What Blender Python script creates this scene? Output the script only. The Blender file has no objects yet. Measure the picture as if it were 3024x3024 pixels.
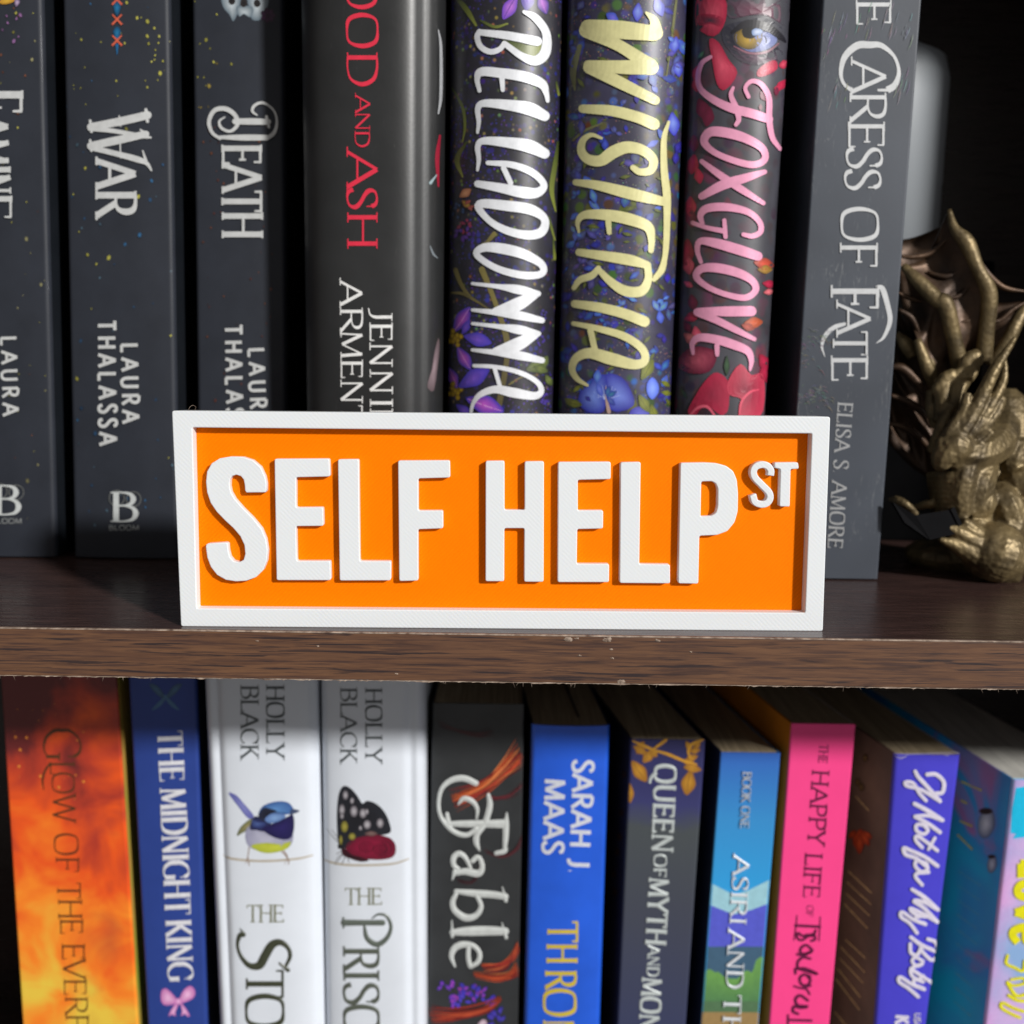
import bpy, bmesh, math, random
from mathutils import Vector, Matrix, noise
random.seed(7)
sc = bpy.context.scene
col = sc.collection

# ------------------------------------------------------------------ camera
F_PX, W_PX = 2912.0, 3024.0
PITCH, ROLL = math.radians(8.7), 0.0138
CAM = Vector((0.0, -0.2408, 0.068))
fwd = Vector((0, math.cos(PITCH), -math.sin(PITCH)))
right0 = Vector((1, 0, 0))
up0 = right0.cross(fwd)
# photo horizontals fall to the right: the camera is rolled a little anticlockwise
right = (right0 * math.cos(ROLL) + up0 * math.sin(ROLL)).normalized()
up = right.cross(fwd).normalized()
cd = bpy.data.cameras.new("camera")
cam = bpy.data.objects.new("camera", cd)
col.objects.link(cam)
cam.matrix_world = Matrix(((right.x, up.x, -fwd.x, CAM.x), (right.y, up.y, -fwd.y, CAM.y), (right.z, up.z, -fwd.z, CAM.z), (0, 0, 0, 1)))
cd.sensor_width = 36.0
cd.lens = 36.0 * F_PX / W_PX
cd.clip_start, cd.clip_end = 0.01, 30.0
cd.dof.use_dof = True
cd.dof.focus_distance = 0.246
cd.dof.aperture_fstop = 12.5
sc.camera = cam

# ------------------------------------------------------------------ light: low sun through a window from the right, a soft room
world = bpy.data.worlds.new("World")
sc.world = world
world.use_nodes = True
wbg = world.node_tree.nodes["Background"]
wbg.inputs[0].default_value = (1.0, 0.95, 0.91, 1)
wbg.inputs[1].default_value = 0.21
SUN_DIR = Vector((-0.95, 1.0, -0.585)).normalized()
sd = bpy.data.lights.new("window_sun", 'SUN')
sd.energy = 3.95
sd.angle = math.radians(4.2)
sd.color = (1.0, 0.975, 0.94)
so = bpy.data.objects.new("window_sun", sd)
so.rotation_euler = SUN_DIR.to_track_quat('-Z', 'Y').to_euler()
col.objects.link(so)
def area(name, loc, target, sx, sy, power, color):
    d = bpy.data.lights.new(name, 'AREA')
    d.shape = 'RECTANGLE'; d.size = sx; d.size_y = sy; d.energy = power; d.color = color
    o = bpy.data.objects.new(name, d); o.location = loc
    o.rotation_euler = (Vector(target) - Vector(loc)).to_track_quat('-Z', 'Y').to_euler()
    col.objects.link(o); return o
area("window_glow", (1.25, -0.95, 0.45), (0.0, 0.08, 0.02), 0.6, 1.2, 2.2, (0.86, 0.93, 1.0))
sc.view_settings.view_transform = 'Standard'
sc.view_settings.look = 'None'
sc.view_settings.exposure = 0.0
sc.view_settings.gamma = 1.0

# ------------------------------------------------------------------ helpers
def lin(c):
    def f(v):
        v = v / 255.0
        return v / 12.92 if v <= 0.04045 else ((v + 0.055) / 1.055) ** 2.4
    return (f(c[0]), f(c[1]), f(c[2]))
def zc(ox, oy, size):
    k = size / 1932.0
    return lambda p: (ox + p[0] * k, oy + p[1] * k)
def ray(px, py):
    a = (px - 1512.0) / F_PX; b = (1512.0 - py) / F_PX
    return fwd + right * a + up * b
def on_y(px, py, Y):
    d = ray(px, py); return CAM + d * ((Y - CAM.y) / d.y)
def on_z(px, py, Z):
    d = ray(px, py); return CAM + d * ((Z - CAM.z) / d.z)

class Plane:
    def __init__(s, p, n):
        s.p, s.n = Vector(p), Vector(n).normalized()
    def hit(s, px, py, off=0.0):
        d = ray(px, py)
        return CAM + d * ((s.p + s.n * off - CAM).dot(s.n) / d.dot(s.n))

class MB:
    def __init__(s):
        s.v, s.f, s.c = [], [], []
    def vert(s, p, c=(1, 1, 1)):
        s.v.append(Vector(p)); s.c.append(c); return len(s.v) - 1
    def face(s, *i):
        s.f.append(tuple(i))
    def box(s, x0, x1, y0, y1, z0, z1, c=(1, 1, 1)):
        q = [s.vert((x, y, z), c) for x in (x0, x1) for y in (y0, y1) for z in (z0, z1)]
        for f in ((0, 1, 3, 2), (4, 6, 7, 5), (0, 4, 5, 1), (2, 3, 7, 6), (0, 2, 6, 4), (1, 5, 7, 3)):
            s.face(*[q[k] for k in f])
    def hexa(s, P, c=(1, 1, 1)):      # P: 8 points ordered x,y,z binary
        q = [s.vert(p, c) for p in P]
        for f in ((0, 1, 3, 2), (4, 6, 7, 5), (0, 4, 5, 1), (2, 3, 7, 6), (0, 2, 6, 4), (1, 5, 7, 3)):
            s.face(*[q[k] for k in f])
    def build(s, name, mat, parent=None, smooth=False, bevel=0, fixn=True):
        me = bpy.data.meshes.new(name)
        base = Vector((0, 0, 0))
        if parent is not None:
            p = parent
            while p is not None:
                base += p.location; p = p.parent
        me.from_pydata([tuple(v - base) for v in s.v], [], s.f)
        a = me.color_attributes.new("Col", 'FLOAT_COLOR', 'POINT')
        flat = []
        for c in s.c: flat += [c[0], c[1], c[2], 1.0]
        a.data.foreach_set("color", flat)
        if fixn:
            bm = bmesh.new(); bm.from_mesh(me)
            bmesh.ops.recalc_face_normals(bm, faces=bm.faces); bm.to_mesh(me); bm.free()
        me.materials.append(mat)
        if smooth: me.shade_smooth()
        o = bpy.data.objects.new(name, me)
        col.objects.link(o)
        if parent is not None: o.parent = parent
        if bevel:
            m = o.modifiers.new("bevel", 'BEVEL'); m.width = bevel; m.segments = 2; m.limit_method = 'ANGLE'
        return o
def thing(name, label, cat, loc, group=None):
    o = bpy.data.objects.new(name, None); col.objects.link(o); o.location = loc
    o.empty_display_size = 0.02
    o['label'] = label; o['category'] = cat
    if group: o['group'] = group
    return o

# ------------------------------------------------------------------ materials
class NT:
    def __init__(s, name):
        s.m = bpy.data.materials.new(name); s.m.use_nodes = True
        s.t = s.m.node_tree; s.b = s.t.nodes["Principled BSDF"]
    def n(s, k, **kw):
        x = s.t.nodes.new(k)
        for a, v in kw.items():
            if a in x.inputs.keys() if hasattr(x.inputs, 'keys') else False: x.inputs[a].default_value = v
            else: setattr(x, a, v)
        return x
    def l(s, a, b): s.t.links.new(a, b)
    def coord(s, scale=(1, 1, 1), rot=(0, 0, 0), kind="Object"):
        tc = s.n("ShaderNodeTexCoord"); mp = s.n("ShaderNodeMapping")
        mp.inputs['Scale'].default_value = scale; mp.inputs['Rotation'].default_value = rot
        s.l(tc.outputs[kind], mp.inputs['Vector']); return mp.outputs[0]
    def noise(s, vec, scale, detail=4, rough=0.55, dist=0.0):
        x = s.n("ShaderNodeTexNoise")
        x.inputs['Scale'].default_value = scale; x.inputs['Detail'].default_value = detail
        x.inputs['Roughness'].default_value = rough; x.inputs['Distortion'].default_value = dist
        s.l(vec, x.inputs['Vector']); return x.outputs['Fac']
    def ramp(s, fac, stops):
        r = s.n("ShaderNodeValToRGB"); e = r.color_ramp.elements
        while len(e) < len(stops): e.new(0.5)
        for i, (p, c) in enumerate(stops):
            e[i].position = p; e[i].color = (*c, 1) if len(c) == 3 else c
        s.l(fac, r.inputs[0]); return r.outputs[0]
    def mix(s, fac, a, b, mode='MIX'):
        x = s.n("ShaderNodeMix"); x.data_type = 'RGBA'; x.blend_type = mode
        for sock, val in ((x.inputs[0], fac), (x.inputs[6], a), (x.inputs[7], b)):
            if isinstance(val, (int, float)): sock.default_value = val
            elif isinstance(val, tuple): sock.default_value = (*val, 1)
            else: s.l(val, sock)
        return x.outputs[2]
    def bump(s, h, strength=0.3, dist=0.0002):
        b = s.n("ShaderNodeBump"); b.inputs['Strength'].default_value = strength; b.inputs['Distance'].default_value = dist
        s.l(h, b.inputs['Height']); s.l(b.outputs[0], s.b.inputs['Normal'])
    def base(s, c):
        if isinstance(c, tuple): s.b.inputs['Base Color'].default_value = (*c, 1)
        else: s.l(c, s.b.inputs['Base Color'])
    def set(s, rough=None, metal=None, spec=None, coat=None, coatr=None):
        I = s.b.inputs
        if rough is not None:
            if isinstance(rough, (int, float)): I['Roughness'].default_value = rough
            else: s.l(rough, I['Roughness'])
        if metal is not None: I['Metallic'].default_value = metal
        if spec is not None: I['Specular IOR Level'].default_value = spec
        if coat is not None: I['Coat Weight'].default_value = coat
        if coatr is not None: I['Coat Roughness'].default_value = coatr
        return s

def paper_mat(name, rgb, rough=0.45, spec=0.5, coat=0.0, coatr=0.2, wear=0.25, mottle=0.12, scratch=0.0):
    """printed card: colour with faint mottling, fingerprints in the gloss, fine fibre relief"""
    m = NT(name); c = lin(rgb); v = m.coord()
    n1 = m.noise(v, 60, 5); n2 = m.noise(v, 900, 3)
    lo = tuple(x * (1 - mottle) for x in c); hi = tuple(min(1, x * (1 + mottle) + 0.001) for x in c)
    base = m.ramp(n1, [(0.3, lo), (0.7, hi)])
    if scratch:
        sv = m.coord((70, 70, 6), (0, 0, 0)); sn = m.noise(sv, 14, 6, 0.7, 1.5)
        f = m.ramp(sn, [(0.64, (0, 0, 0)), (0.72, (scratch,) * 3)])
        base = m.mix(f, base, lin((200, 200, 200)))
    m.base(base)
    rr = m.n("ShaderNodeMapRange"); rr.inputs['To Min'].default_value = rough * (1 - wear); rr.inputs['To Max'].default_value = rough * (1 + wear)
    m.l(m.noise(v, 35, 6, 0.65), rr.inputs[0]); m.l(rr.outputs[0], m.b.inputs['Roughness'])
    m.set(spec=spec, coat=coat, coatr=coatr); m.bump(n2, 0.25, 0.00006)
    return m.m

def print_mat(name, rough=0.4, metal=0.0, coat=0.0, spec=0.5, bumpk=0.15):
    m = NT(name); a = m.n("ShaderNodeVertexColor"); a.layer_name = "Col"
    v = m.coord(); n = m.noise(v, 420, 4)
    g = m.ramp(n, [(0.25, (0.82, 0.82, 0.82)), (0.75, (1, 1, 1))])
    m.base(m.mix(1.0, a.outputs[0], g, 'MULTIPLY'))
    m.set(rough=rough, metal=metal, coat=coat, coatr=0.2, spec=spec); m.bump(n, bumpk, 0.00004)
    return m.m
PRINT = print_mat("spine_print")
PRINT_MATTE = print_mat("spine_print_matte", 0.6, spec=0.3)
PRINT_GLOSS = print_mat("spine_print_gloss", 0.4, spec=.6)
FOIL = print_mat("foil_stamp", 0.42, metal=0.08, bumpk=0.3)

# white and orange filament with the diagonal lines of the print
def filament(name, rgb, rough, ang, spec=0.45, sss=0.0):
    m = NT(name); c = lin(rgb)
    v = m.coord((1, 1, 1), (0, ang, 0))
    sx = m.n("ShaderNodeSeparateXYZ"); m.l(v, sx.inputs[0])
    nz = m.noise(v, 700, 2); 
    w = m.n("ShaderNodeTexWave"); w.wave_type = 'BANDS'; w.bands_direction = 'X'; w.wave_profile = 'SIN'
    w.inputs['Scale'].default_value = 1 / 0.00085 / 3.2; w.inputs['Distortion'].default_value = 1.2
    w.inputs['Detail'].default_value = 2; w.inputs['Detail Scale'].default_value = 0.25
    m.l(v, w.inputs['Vector'])
    n2 = m.noise(v, 45, 4)
    lo = tuple(x * (0.985 if rgb[2] > 100 else 0.93) for x in c)
    m.base(m.ramp(m.mix(0.5, w.outputs['Fac'], n2), [(0.25, lo), (0.75, c)]))
    m.set(rough=rough, spec=spec)
    m.b.inputs['Subsurface Weight'].default_value = sss; m.b.inputs['Subsurface Radius'].default_value = (0.002, 0.0015, 0.001)
    m.b.inputs['Subsurface Scale'].default_value = 0.4
    hh = m.mix(m.ramp(m.noise(v, 160, 4), [(.3, (.1,) * 3), (.7, (.75,) * 3)]), w.outputs['Fac'], nz)
    m.bump(hh, 0.32, 0.00005)
    return m.m
WHITE_PLA = filament("white_filament", (224, 228, 231), 0.42, math.radians(45), sss=0.06)
ORANGE_PLA = filament("orange_filament", (255, 127, 0), 0.55, math.radians(-45), 0.05, sss=0.2)

# woods
def wood_edge():
    m = NT("walnut_edge_laminate")
    v = m.coord((4, 1, 60)); v2 = m.coord((7, 1, 210)); v3 = m.coord((3, 1, 22))
    a = m.noise(v, 10, 6, 0.62, 0.9)
    b = m.noise(v2, 8, 4, 0.6, 0.3)
    c = m.noise(v3, 12, 3, 0.5)
    base = m.ramp(a, [(0.30, lin((52, 38, 36))), (0.42, lin((90, 63, 47))), (0.62, lin((112, 80, 57))), (0.8, lin((90, 63, 48)))])
    base = m.mix(m.ramp(c, [(0.35, (0, 0, 0)), (0.75, (0.5, 0.5, 0.5))]), base, lin((86, 60, 49)))
    dark = m.ramp(b, [(0.36, (0, 0, 0)), (0.50, (1, 1, 1))])
    base = m.mix(dark, lin((70, 50, 44)), base)
    v4 = m.coord((3.4, 1, 100)); d = m.noise(v4, 9, 5, 0.6, 0.35)
    streak = m.ramp(d, [(0.565, (0, 0, 0)), (0.61, (0.92, 0.92, 0.92))])
    base = m.mix(streak, base, lin((45, 36, 38)))
    m.base(base); m.set(rough=0.5, spec=0.35); m.bump(m.mix(0.5, b, d), 0.4, 0.00012)
    return m.m
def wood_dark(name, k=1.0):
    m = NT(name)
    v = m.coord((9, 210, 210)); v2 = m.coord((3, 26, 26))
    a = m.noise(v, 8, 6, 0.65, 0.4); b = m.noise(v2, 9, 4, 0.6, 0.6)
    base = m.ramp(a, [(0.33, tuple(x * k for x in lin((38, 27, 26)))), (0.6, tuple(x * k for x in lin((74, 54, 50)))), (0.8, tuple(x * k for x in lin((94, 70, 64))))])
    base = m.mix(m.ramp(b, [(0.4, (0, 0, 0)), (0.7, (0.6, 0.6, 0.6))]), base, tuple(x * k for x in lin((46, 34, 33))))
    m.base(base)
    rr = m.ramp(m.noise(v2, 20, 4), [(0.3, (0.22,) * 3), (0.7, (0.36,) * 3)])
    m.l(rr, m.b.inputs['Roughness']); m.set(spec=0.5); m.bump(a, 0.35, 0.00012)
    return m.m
WOOD_EDGE, WOOD_TOP = wood_edge(), wood_dark("dark_wood_laminate", 1.15)
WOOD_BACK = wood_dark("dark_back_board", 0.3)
def chip_mat():
    m = NT("torn_laminate"); v = m.coord(); m.base(m.ramp(m.noise(v, 500, 4), [(0.3, lin((92, 72, 60))), (0.7, lin((176, 158, 142)))]))
    m.set(rough=0.8); return m.m
CHIP = chip_mat()
def pages_mat(name, rgb):
    m = NT(name); c = lin(rgb); v = m.coord((900, 10, 30)); a = m.noise(v, 2.0, 3, 0.75)
    m.base(m.ramp(a, [(0.3, tuple(x * 0.45 for x in c)), (0.62, c)])); m.set(rough=0.9, spec=0.1); m.bump(a, 0.6, 0.0002); return m.m
PAGES = pages_mat("cream_page_edges", (190, 172, 142))
PAGES_W = pages_mat("white_page_edges", (232, 230, 222))
# ------------------------------------------------------------------ bookcase
SH_T = 0.0126
LOW_Z = -0.277
bc = thing("bookcase", "dark walnut laminate bookcase whose shelf edge crosses the whole picture", "bookcase", (0, 0, LOW_Z))
def board(name, x0, x1, y0, y1, z0, z1, mat, parent=bc):
    b = MB(); b.box(x0, x1, y0, y1, z0, z1); return b.build(name, mat, parent, bevel=0.0003)
sh = board("shelf", -0.46, 0.296, 0.0006, 0.235, -SH_T, 0.0, WOOD_TOP)
sh['label'] = "shelf board that carries the orange sign"
def edging(parent, z0, z1, seed):
    rnd = random.Random(seed)
    b = MB(); N = 420
    rows = []
    for i in range(N + 1):
        x = -0.46 + 0.756 * i / N
        j = 0.00006 * noise.noise(Vector((x * 60, seed, 0)))
        jb = abs(noise.noise(Vector((x * 420, seed, 3)))) * 0.00022
        sec = [(0.0006, z1 - 0.00002), (-0.0001 + j, z1 - 0.0001), (-0.0004 + j, z1 - 0.0005), (-0.0004, (z0 + z1) / 2), (-0.0004, z0 + 0.0003 + jb), (0.0006, z0 + 0.0002)]
        rows.append([b.vert((x, y, z)) for y, z in sec])
    for i in range(N):
        for k in range(5): b.face(rows[i][k], rows[i][k + 1], rows[i + 1][k + 1], rows[i + 1][k])
    e = b.build("edge_banding", WOOD_EDGE, parent, smooth=False)
    # ragged paper core torn along the arrises
    b = MB()
    for z, amp, th in ((z0, 0.00030, 0.00018), (z1, 0.00010, 0.00008)):
        prev = None
        N = 1500
        for i in range(N + 1):
            x = -0.46 + 0.756 * i / N
            nn = noise.noise(Vector((x * 900, seed + z * 50, 0))); n2 = noise.noise(Vector((x * 160, 5, seed)))
            h = th * (0.35 + max(0, n2) * 1.6) + amp * max(0, nn)
            yy = -0.00055 - 0.0002 * max(0, nn)
            if z == z0: sec = [(yy, z + 0.00032 + 0.0001 * n2), (yy, z + 0.0002 - h), (0.0004, z + 0.0001 - h * 0.6)]
            else: sec = [(-0.00048, z - 0.00018 - h * 0.5), (-0.0004, z + 0.00003 + 0.4 * h * max(0, nn)), (0.0003, z + 0.00006)]
            cur = [b.vert((x, y, zz)) for y, zz in sec]
            if prev:
                for k in range(2): b.face(prev[k], prev[k + 1], cur[k + 1], cur[k])
            prev = cur
    # hanging fibres
    for i in range(46):
        x = rnd.uniform(-0.2, 0.2); L = rnd.uniform(0.0003, 0.0011); a = rnd.uniform(-0.8, 0.8)
        p = [(x, -0.0006, z0 + 0.0001), (x + 0.00009, -0.0006, z0 + 0.0001), (x + a * L, -0.0009, z0 - L)]
        b.face(*[b.vert(q) for q in p])
    b.build("torn_edge", CHIP, parent)["kind"] = "stuff"
edging(sh, -SH_T, 0.0, 1.0)
# little torn chips in the edge laminate
b = MB(); rnd = random.Random(3)
chips = [(1680, 1888, 14), (1702, 1886, 8), (1793, 1889, 15), (1800, 1893, 8), (1940, 1891, 10), (1712, 1935, 6), (1806, 1918, 6), (1808, 1944, 6), (1838, 2013, 14), (1830, 2018, 9), (2040, 1925, 5), (940, 1908, 5), (1170, 1990, 5), (760, 1893, 5)]
for (px, py, r) in chips:
    for k in range(4):
        c = on_y(px + rnd.uniform(-r, r) * 0.6, py + rnd.uniform(-r, r) * 0.25, -0.0004)
        s = r / 12000.0 * rnd.uniform(0.5, 1.0)
        ctr = b.vert(c + Vector((0, -0.00025, 0))); ring = []
        for q in range(6):
            a = q * math.pi / 3 + rnd.uniform(-.3, .3); rr = s * rnd.uniform(0.5, 1.3)
            ring.append(b.vert(c + Vector((math.cos(a) * rr, 0, math.sin(a) * rr * 0.5))))
        for q in range(6): b.face(ctr, ring[q], ring[(q + 1) % 6])
b.build("torn_chips", CHIP, sh)["kind"] = "stuff"
lowsh = board("shelf", -0.46, 0.296, 0.0006, 0.235, LOW_Z - SH_T, LOW_Z, WOOD_TOP)
edging(lowsh, LOW_Z - SH_T, LOW_Z, 4.0)
board("shelf", -0.46, 0.296, 0.0006, 0.235, 0.262, 0.262 + SH_T, WOOD_TOP)
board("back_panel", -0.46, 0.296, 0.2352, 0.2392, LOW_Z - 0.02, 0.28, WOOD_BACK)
board("side_panel", -0.475, -0.4602, -0.0005, 0.2392, LOW_Z - 0.02, 0.28, WOOD_TOP)
board("side_panel", 0.2962, 0.311, -0.0005, 0.2392, LOW_Z - 0.02, 0.28, WOOD_TOP)

# ------------------------------------------------------------------ the sign
BL, BR = on_z(534, 1850, 0.0), on_z(2430, 1864, 0.0)
sU = (BR - BL).normalized()
lean = math.radians(2.0)
back = Vector((-sU.y, sU.x, 0)); 
sV = (Vector((0, 0, 1)) * math.cos(lean) + back * math.sin(lean)).normalized()
sN = sU.cross(sV).normalized()      # towards the viewer
if sN.y > 0: sN = -sN
SIGN = thing("street_sign", "white framed orange plaque with raised white letters standing at the shelf edge", "sign", tuple(BL))
FR = Plane(BL, sN)
def loc2(px, py, off=0.0):
    p = FR.hit(px, py, off) - BL
    return (p.dot(sU), p.dot(sV))
def poly_solid(name, loops, z_front, thick, mat, parent, bev):
    """closed outlines in sign coordinates, filled and given depth; z measured along the sign normal"""
    cu = bpy.data.curves.new("outline", 'CURVE'); cu.dimensions = '2D'; cu.fill_mode = 'BOTH'
    cu.extrude = thick / 2 - bev; cu.bevel_depth = bev; cu.bevel_resolution = 2; cu.offset = -bev * 0.9
    for L in loops:
        s = cu.splines.new('POLY'); s.points.add(len(L) - 1)
        for i, (x, y) in enumerate(L): s.points[i].co = (x, y, 0, 1)
        s.use_cyclic_u = True
    tmp = bpy.data.objects.new("tmp", cu); col.objects.link(tmp)
    dg = bpy.context.evaluated_depsgraph_get()
    me = bpy.data.meshes.new_from_object(tmp.evaluated_get(dg))
    bpy.data.objects.remove(tmp); bpy.data.curves.remove(cu)
    for v in me.vertices:
        x, y, z = v.co
        v.co = sU * x + sV * y + sN * (z + z_front - thick / 2)
    me.name = name; me.materials.clear(); me.materials.append(mat)
    o = bpy.data.objects.new(name, me); col.objects.link(o); o.parent = parent
    return o
def fillet(pts, r, seg=3):
    out = []; n = len(pts)
    for i in range(n):
        a, p, c = Vector(pts[i - 1]), Vector(pts[i]), Vector(pts[(i + 1) % n])
        u, w = (a - p), (c - p)
        rr = min(r, u.length * 0.45, w.length * 0.45)
        A, C = p + u.normalized() * rr, p + w.normalized() * rr
        for k in range(seg + 1):
            t = k / seg; q = A * (1 - t) ** 2 + p * 2 * t * (1 - t) + C * t * t
            out.append((q.x, q.y))
    return out
DEPTH = 0.0031
outer = [loc2(515, 1213), loc2(2452, 1231), loc2(2430, 1864), loc2(534, 1850)]
inner = [loc2(568, 1262), loc2(2398, 1280), loc2(2378, 1810), loc2(581, 1797)]
w_s = outer[2][0]
outer = [(-0.0008, outer[0][1]), (outer[1][0] , outer[1][1]), (outer[2][0], 0.0), (0.0, 0.0)]
fr = poly_solid("frame", [fillet(outer, 0.0006), fillet(inner, 0.0004)], 0.0, 0.0098, WHITE_PLA, SIGN, 0.00028)
pin = [(-0.0018 + inner[0][0], inner[0][1] + 0.0018), (inner[1][0] + 0.0018, inner[1][1] + 0.0018), (inner[2][0] + 0.0018, inner[2][1] - 0.0018), (inner[3][0] - 0.0018, inner[3][1] - 0.0018)]
pn = poly_solid("panel", [[(0.003, 0.003), (0.003, outer[0][1] - 0.003), (outer[1][0] - 0.003, outer[1][1] - 0.003), (outer[2][0] - 0.003, 0.003)]], -DEPTH, 0.0030, ORANGE_PLA, SIGN, 0.00005)
z4, z5 = zc(500, 1200, 1000), zc(1500, 1200, 1000)
Spts = [(553,480),(548,490),(440,492),(432,480),(430,450),(424,418),(408,398),(382,390),(358,396),(345,418),(343,452),(350,488),(374,530),(420,582),(478,640),(525,698),(550,758),(560,820),(556,880),(536,932),(495,974),(440,995),(380,999),(322,990),(272,962),(236,916),(216,862),(208,800),(212,788),(222,783),(322,778),(332,784),(335,820),(344,858),(366,884),(400,891),(424,876),(433,842),(428,792),(405,742),(365,695),(318,652),(270,602),(235,550),(215,490),(209,430),(215,372),(242,325),(288,297),(350,287),(420,289),(476,308),(520,346),(545,400),(553,440)]
LET = [(z4, [Spts], 0),
 (z4, [[(600,300),(912,299),(916,400),(722,404),(722,578),(876,576),(879,682),(722,683),(726,884),(918,883),(921,992),(612,992)]], 1),
 (z4, [[(962,303),(1080,302),(1086,884),(1264,885),(1263,993),(972,994)]], 1),
 (z4, [[(1305,310),(1600,309),(1602,406),(1420,411),(1420,596),(1561,595),(1562,696),(1419,701),(1420,994),(1312,997)]], 1),
 (z4, [[(1805,312),(1912,311),(1912,592),(2028,592),(2028,315),(2137,314),(2135,1001),(2025,1001),(2026,695),(1911,695),(1910,998),(1804,998)]], 1),
 (z5, [[(287,318),(586,317),(586,415),(398,419),(398,595),(543,594),(542,697),(395,700),(392,900),(577,900),(576,1003),(284,1003)]], 1),
 (z5, [[(643,320),(757,318),(749,901),(924,903),(925,1010),(638,1008)]], 1),
 (z5, [[(985,323),(1120,321),(1190,325),(1245,340),(1285,370),(1306,420),(1313,500),(1311,600),(1293,662),(1252,712),(1192,734),(1092,738),(1086,1012),(972,1010)], [(1103,428),(1165,427),(1188,440),(1199,470),(1198,570),(1188,608),(1162,626),(1099,630)]], 1),
 (z5, [[(1521,321),(1655,320),(1660,356),(1613,358),(1608,572),(1550,571),(1556,357),(1522,352)]], 2)]
def stroke_outline(pts, w):
    P = catmull(pts, 5); L, R = [], []
    for i, p in enumerate(P):
        a, c = P[max(0, i - 1)], P[min(len(P) - 1, i + 1)]
        d = Vector((c[0] - a[0], c[1] - a[1])).normalized(); n = Vector((-d.y, d.x)) * w / 2
        L.append((p[0] + n.x, p[1] + n.y)); R.append((p[0] - n.x, p[1] - n.y))
    return L + R[::-1]
def catmull(P, seg, closed=False):
    n = len(P); out = []
    if n == 2 and not closed:
        return [tuple(P[0][k] + (P[1][k] - P[0][k]) * i / seg for k in range(len(P[0]))) for i in range(seg + 1)]
    rng = n if closed else n - 1
    for i in range(rng):
        if closed: p0, p1, p2, p3 = P[(i - 1) % n], P[i], P[(i + 1) % n], P[(i + 2) % n]
        else:
            p1, p2 = P[i], P[i + 1]
            p0 = P[i - 1] if i > 0 else tuple(2 * a - b_ for a, b_ in zip(p1, p2))
            p3 = P[i + 2] if i + 2 < n else tuple(2 * b_ - a for a, b_ in zip(p1, p2))
        for k in range(seg):
            t = k / seg
            out.append(tuple(0.5 * ((2 * b_) + (-a + c) * t + (2 * a - 5 * b_ + 4 * c - d) * t * t + (-a + 3 * b_ - 3 * c + d) * t ** 3) for a, b_, c, d in zip(p0, p1, p2, p3)))
    if closed: out.append(out[0])
    else: out.append(tuple(P[-1]))
    return out
LET.append((z5, [stroke_outline([(1500,395),(1501,365),(1482,340),(1450,333),(1415,345),(1402,375),(1412,408),(1450,448),(1490,490),(1497,525),(1478,553),(1444,560),(1411,545),(1399,505)], 38)], 0))
RAISE = 0.0021
for z, loops, kind in LET:
    LL = []
    for L in loops:
        q = [loc2(*z(p), off=-DEPTH + RAISE) for p in L]
        LL.append(fillet(q, 0.0005 if kind == 1 else 0.0004, 3) if kind else q)
    poly_solid("letter", LL, -DEPTH + RAISE, RAISE + 0.0006, WHITE_PLA, SIGN, 0.00022)

# a whisker of filament left on the top rail, and a tiny speck on the H
def thin(name, pts, r, mat, parent):
    m = MB(); P = catmull(pts, 6); prev = None
    for p in P:
        p = Vector(p); cur = [m.vert(p + Vector((math.cos(a) * r, 0, math.sin(a) * r))) for a in (0, 2.09, 4.19)]
        if prev:
            for q in range(3): m.face(prev[q], prev[(q + 1) % 3], cur[(q + 1) % 3], cur[q])
        prev = cur
    return m.build(name, mat, parent)
thin("stray_strand", [tuple(FR.hit(x, y, -.002)) for x, y in ((556, 1216), (560, 1203), (570, 1197), (578, 1202), (574, 1212), (564, 1213))], 0.00004, CHIP, SIGN)
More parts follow.
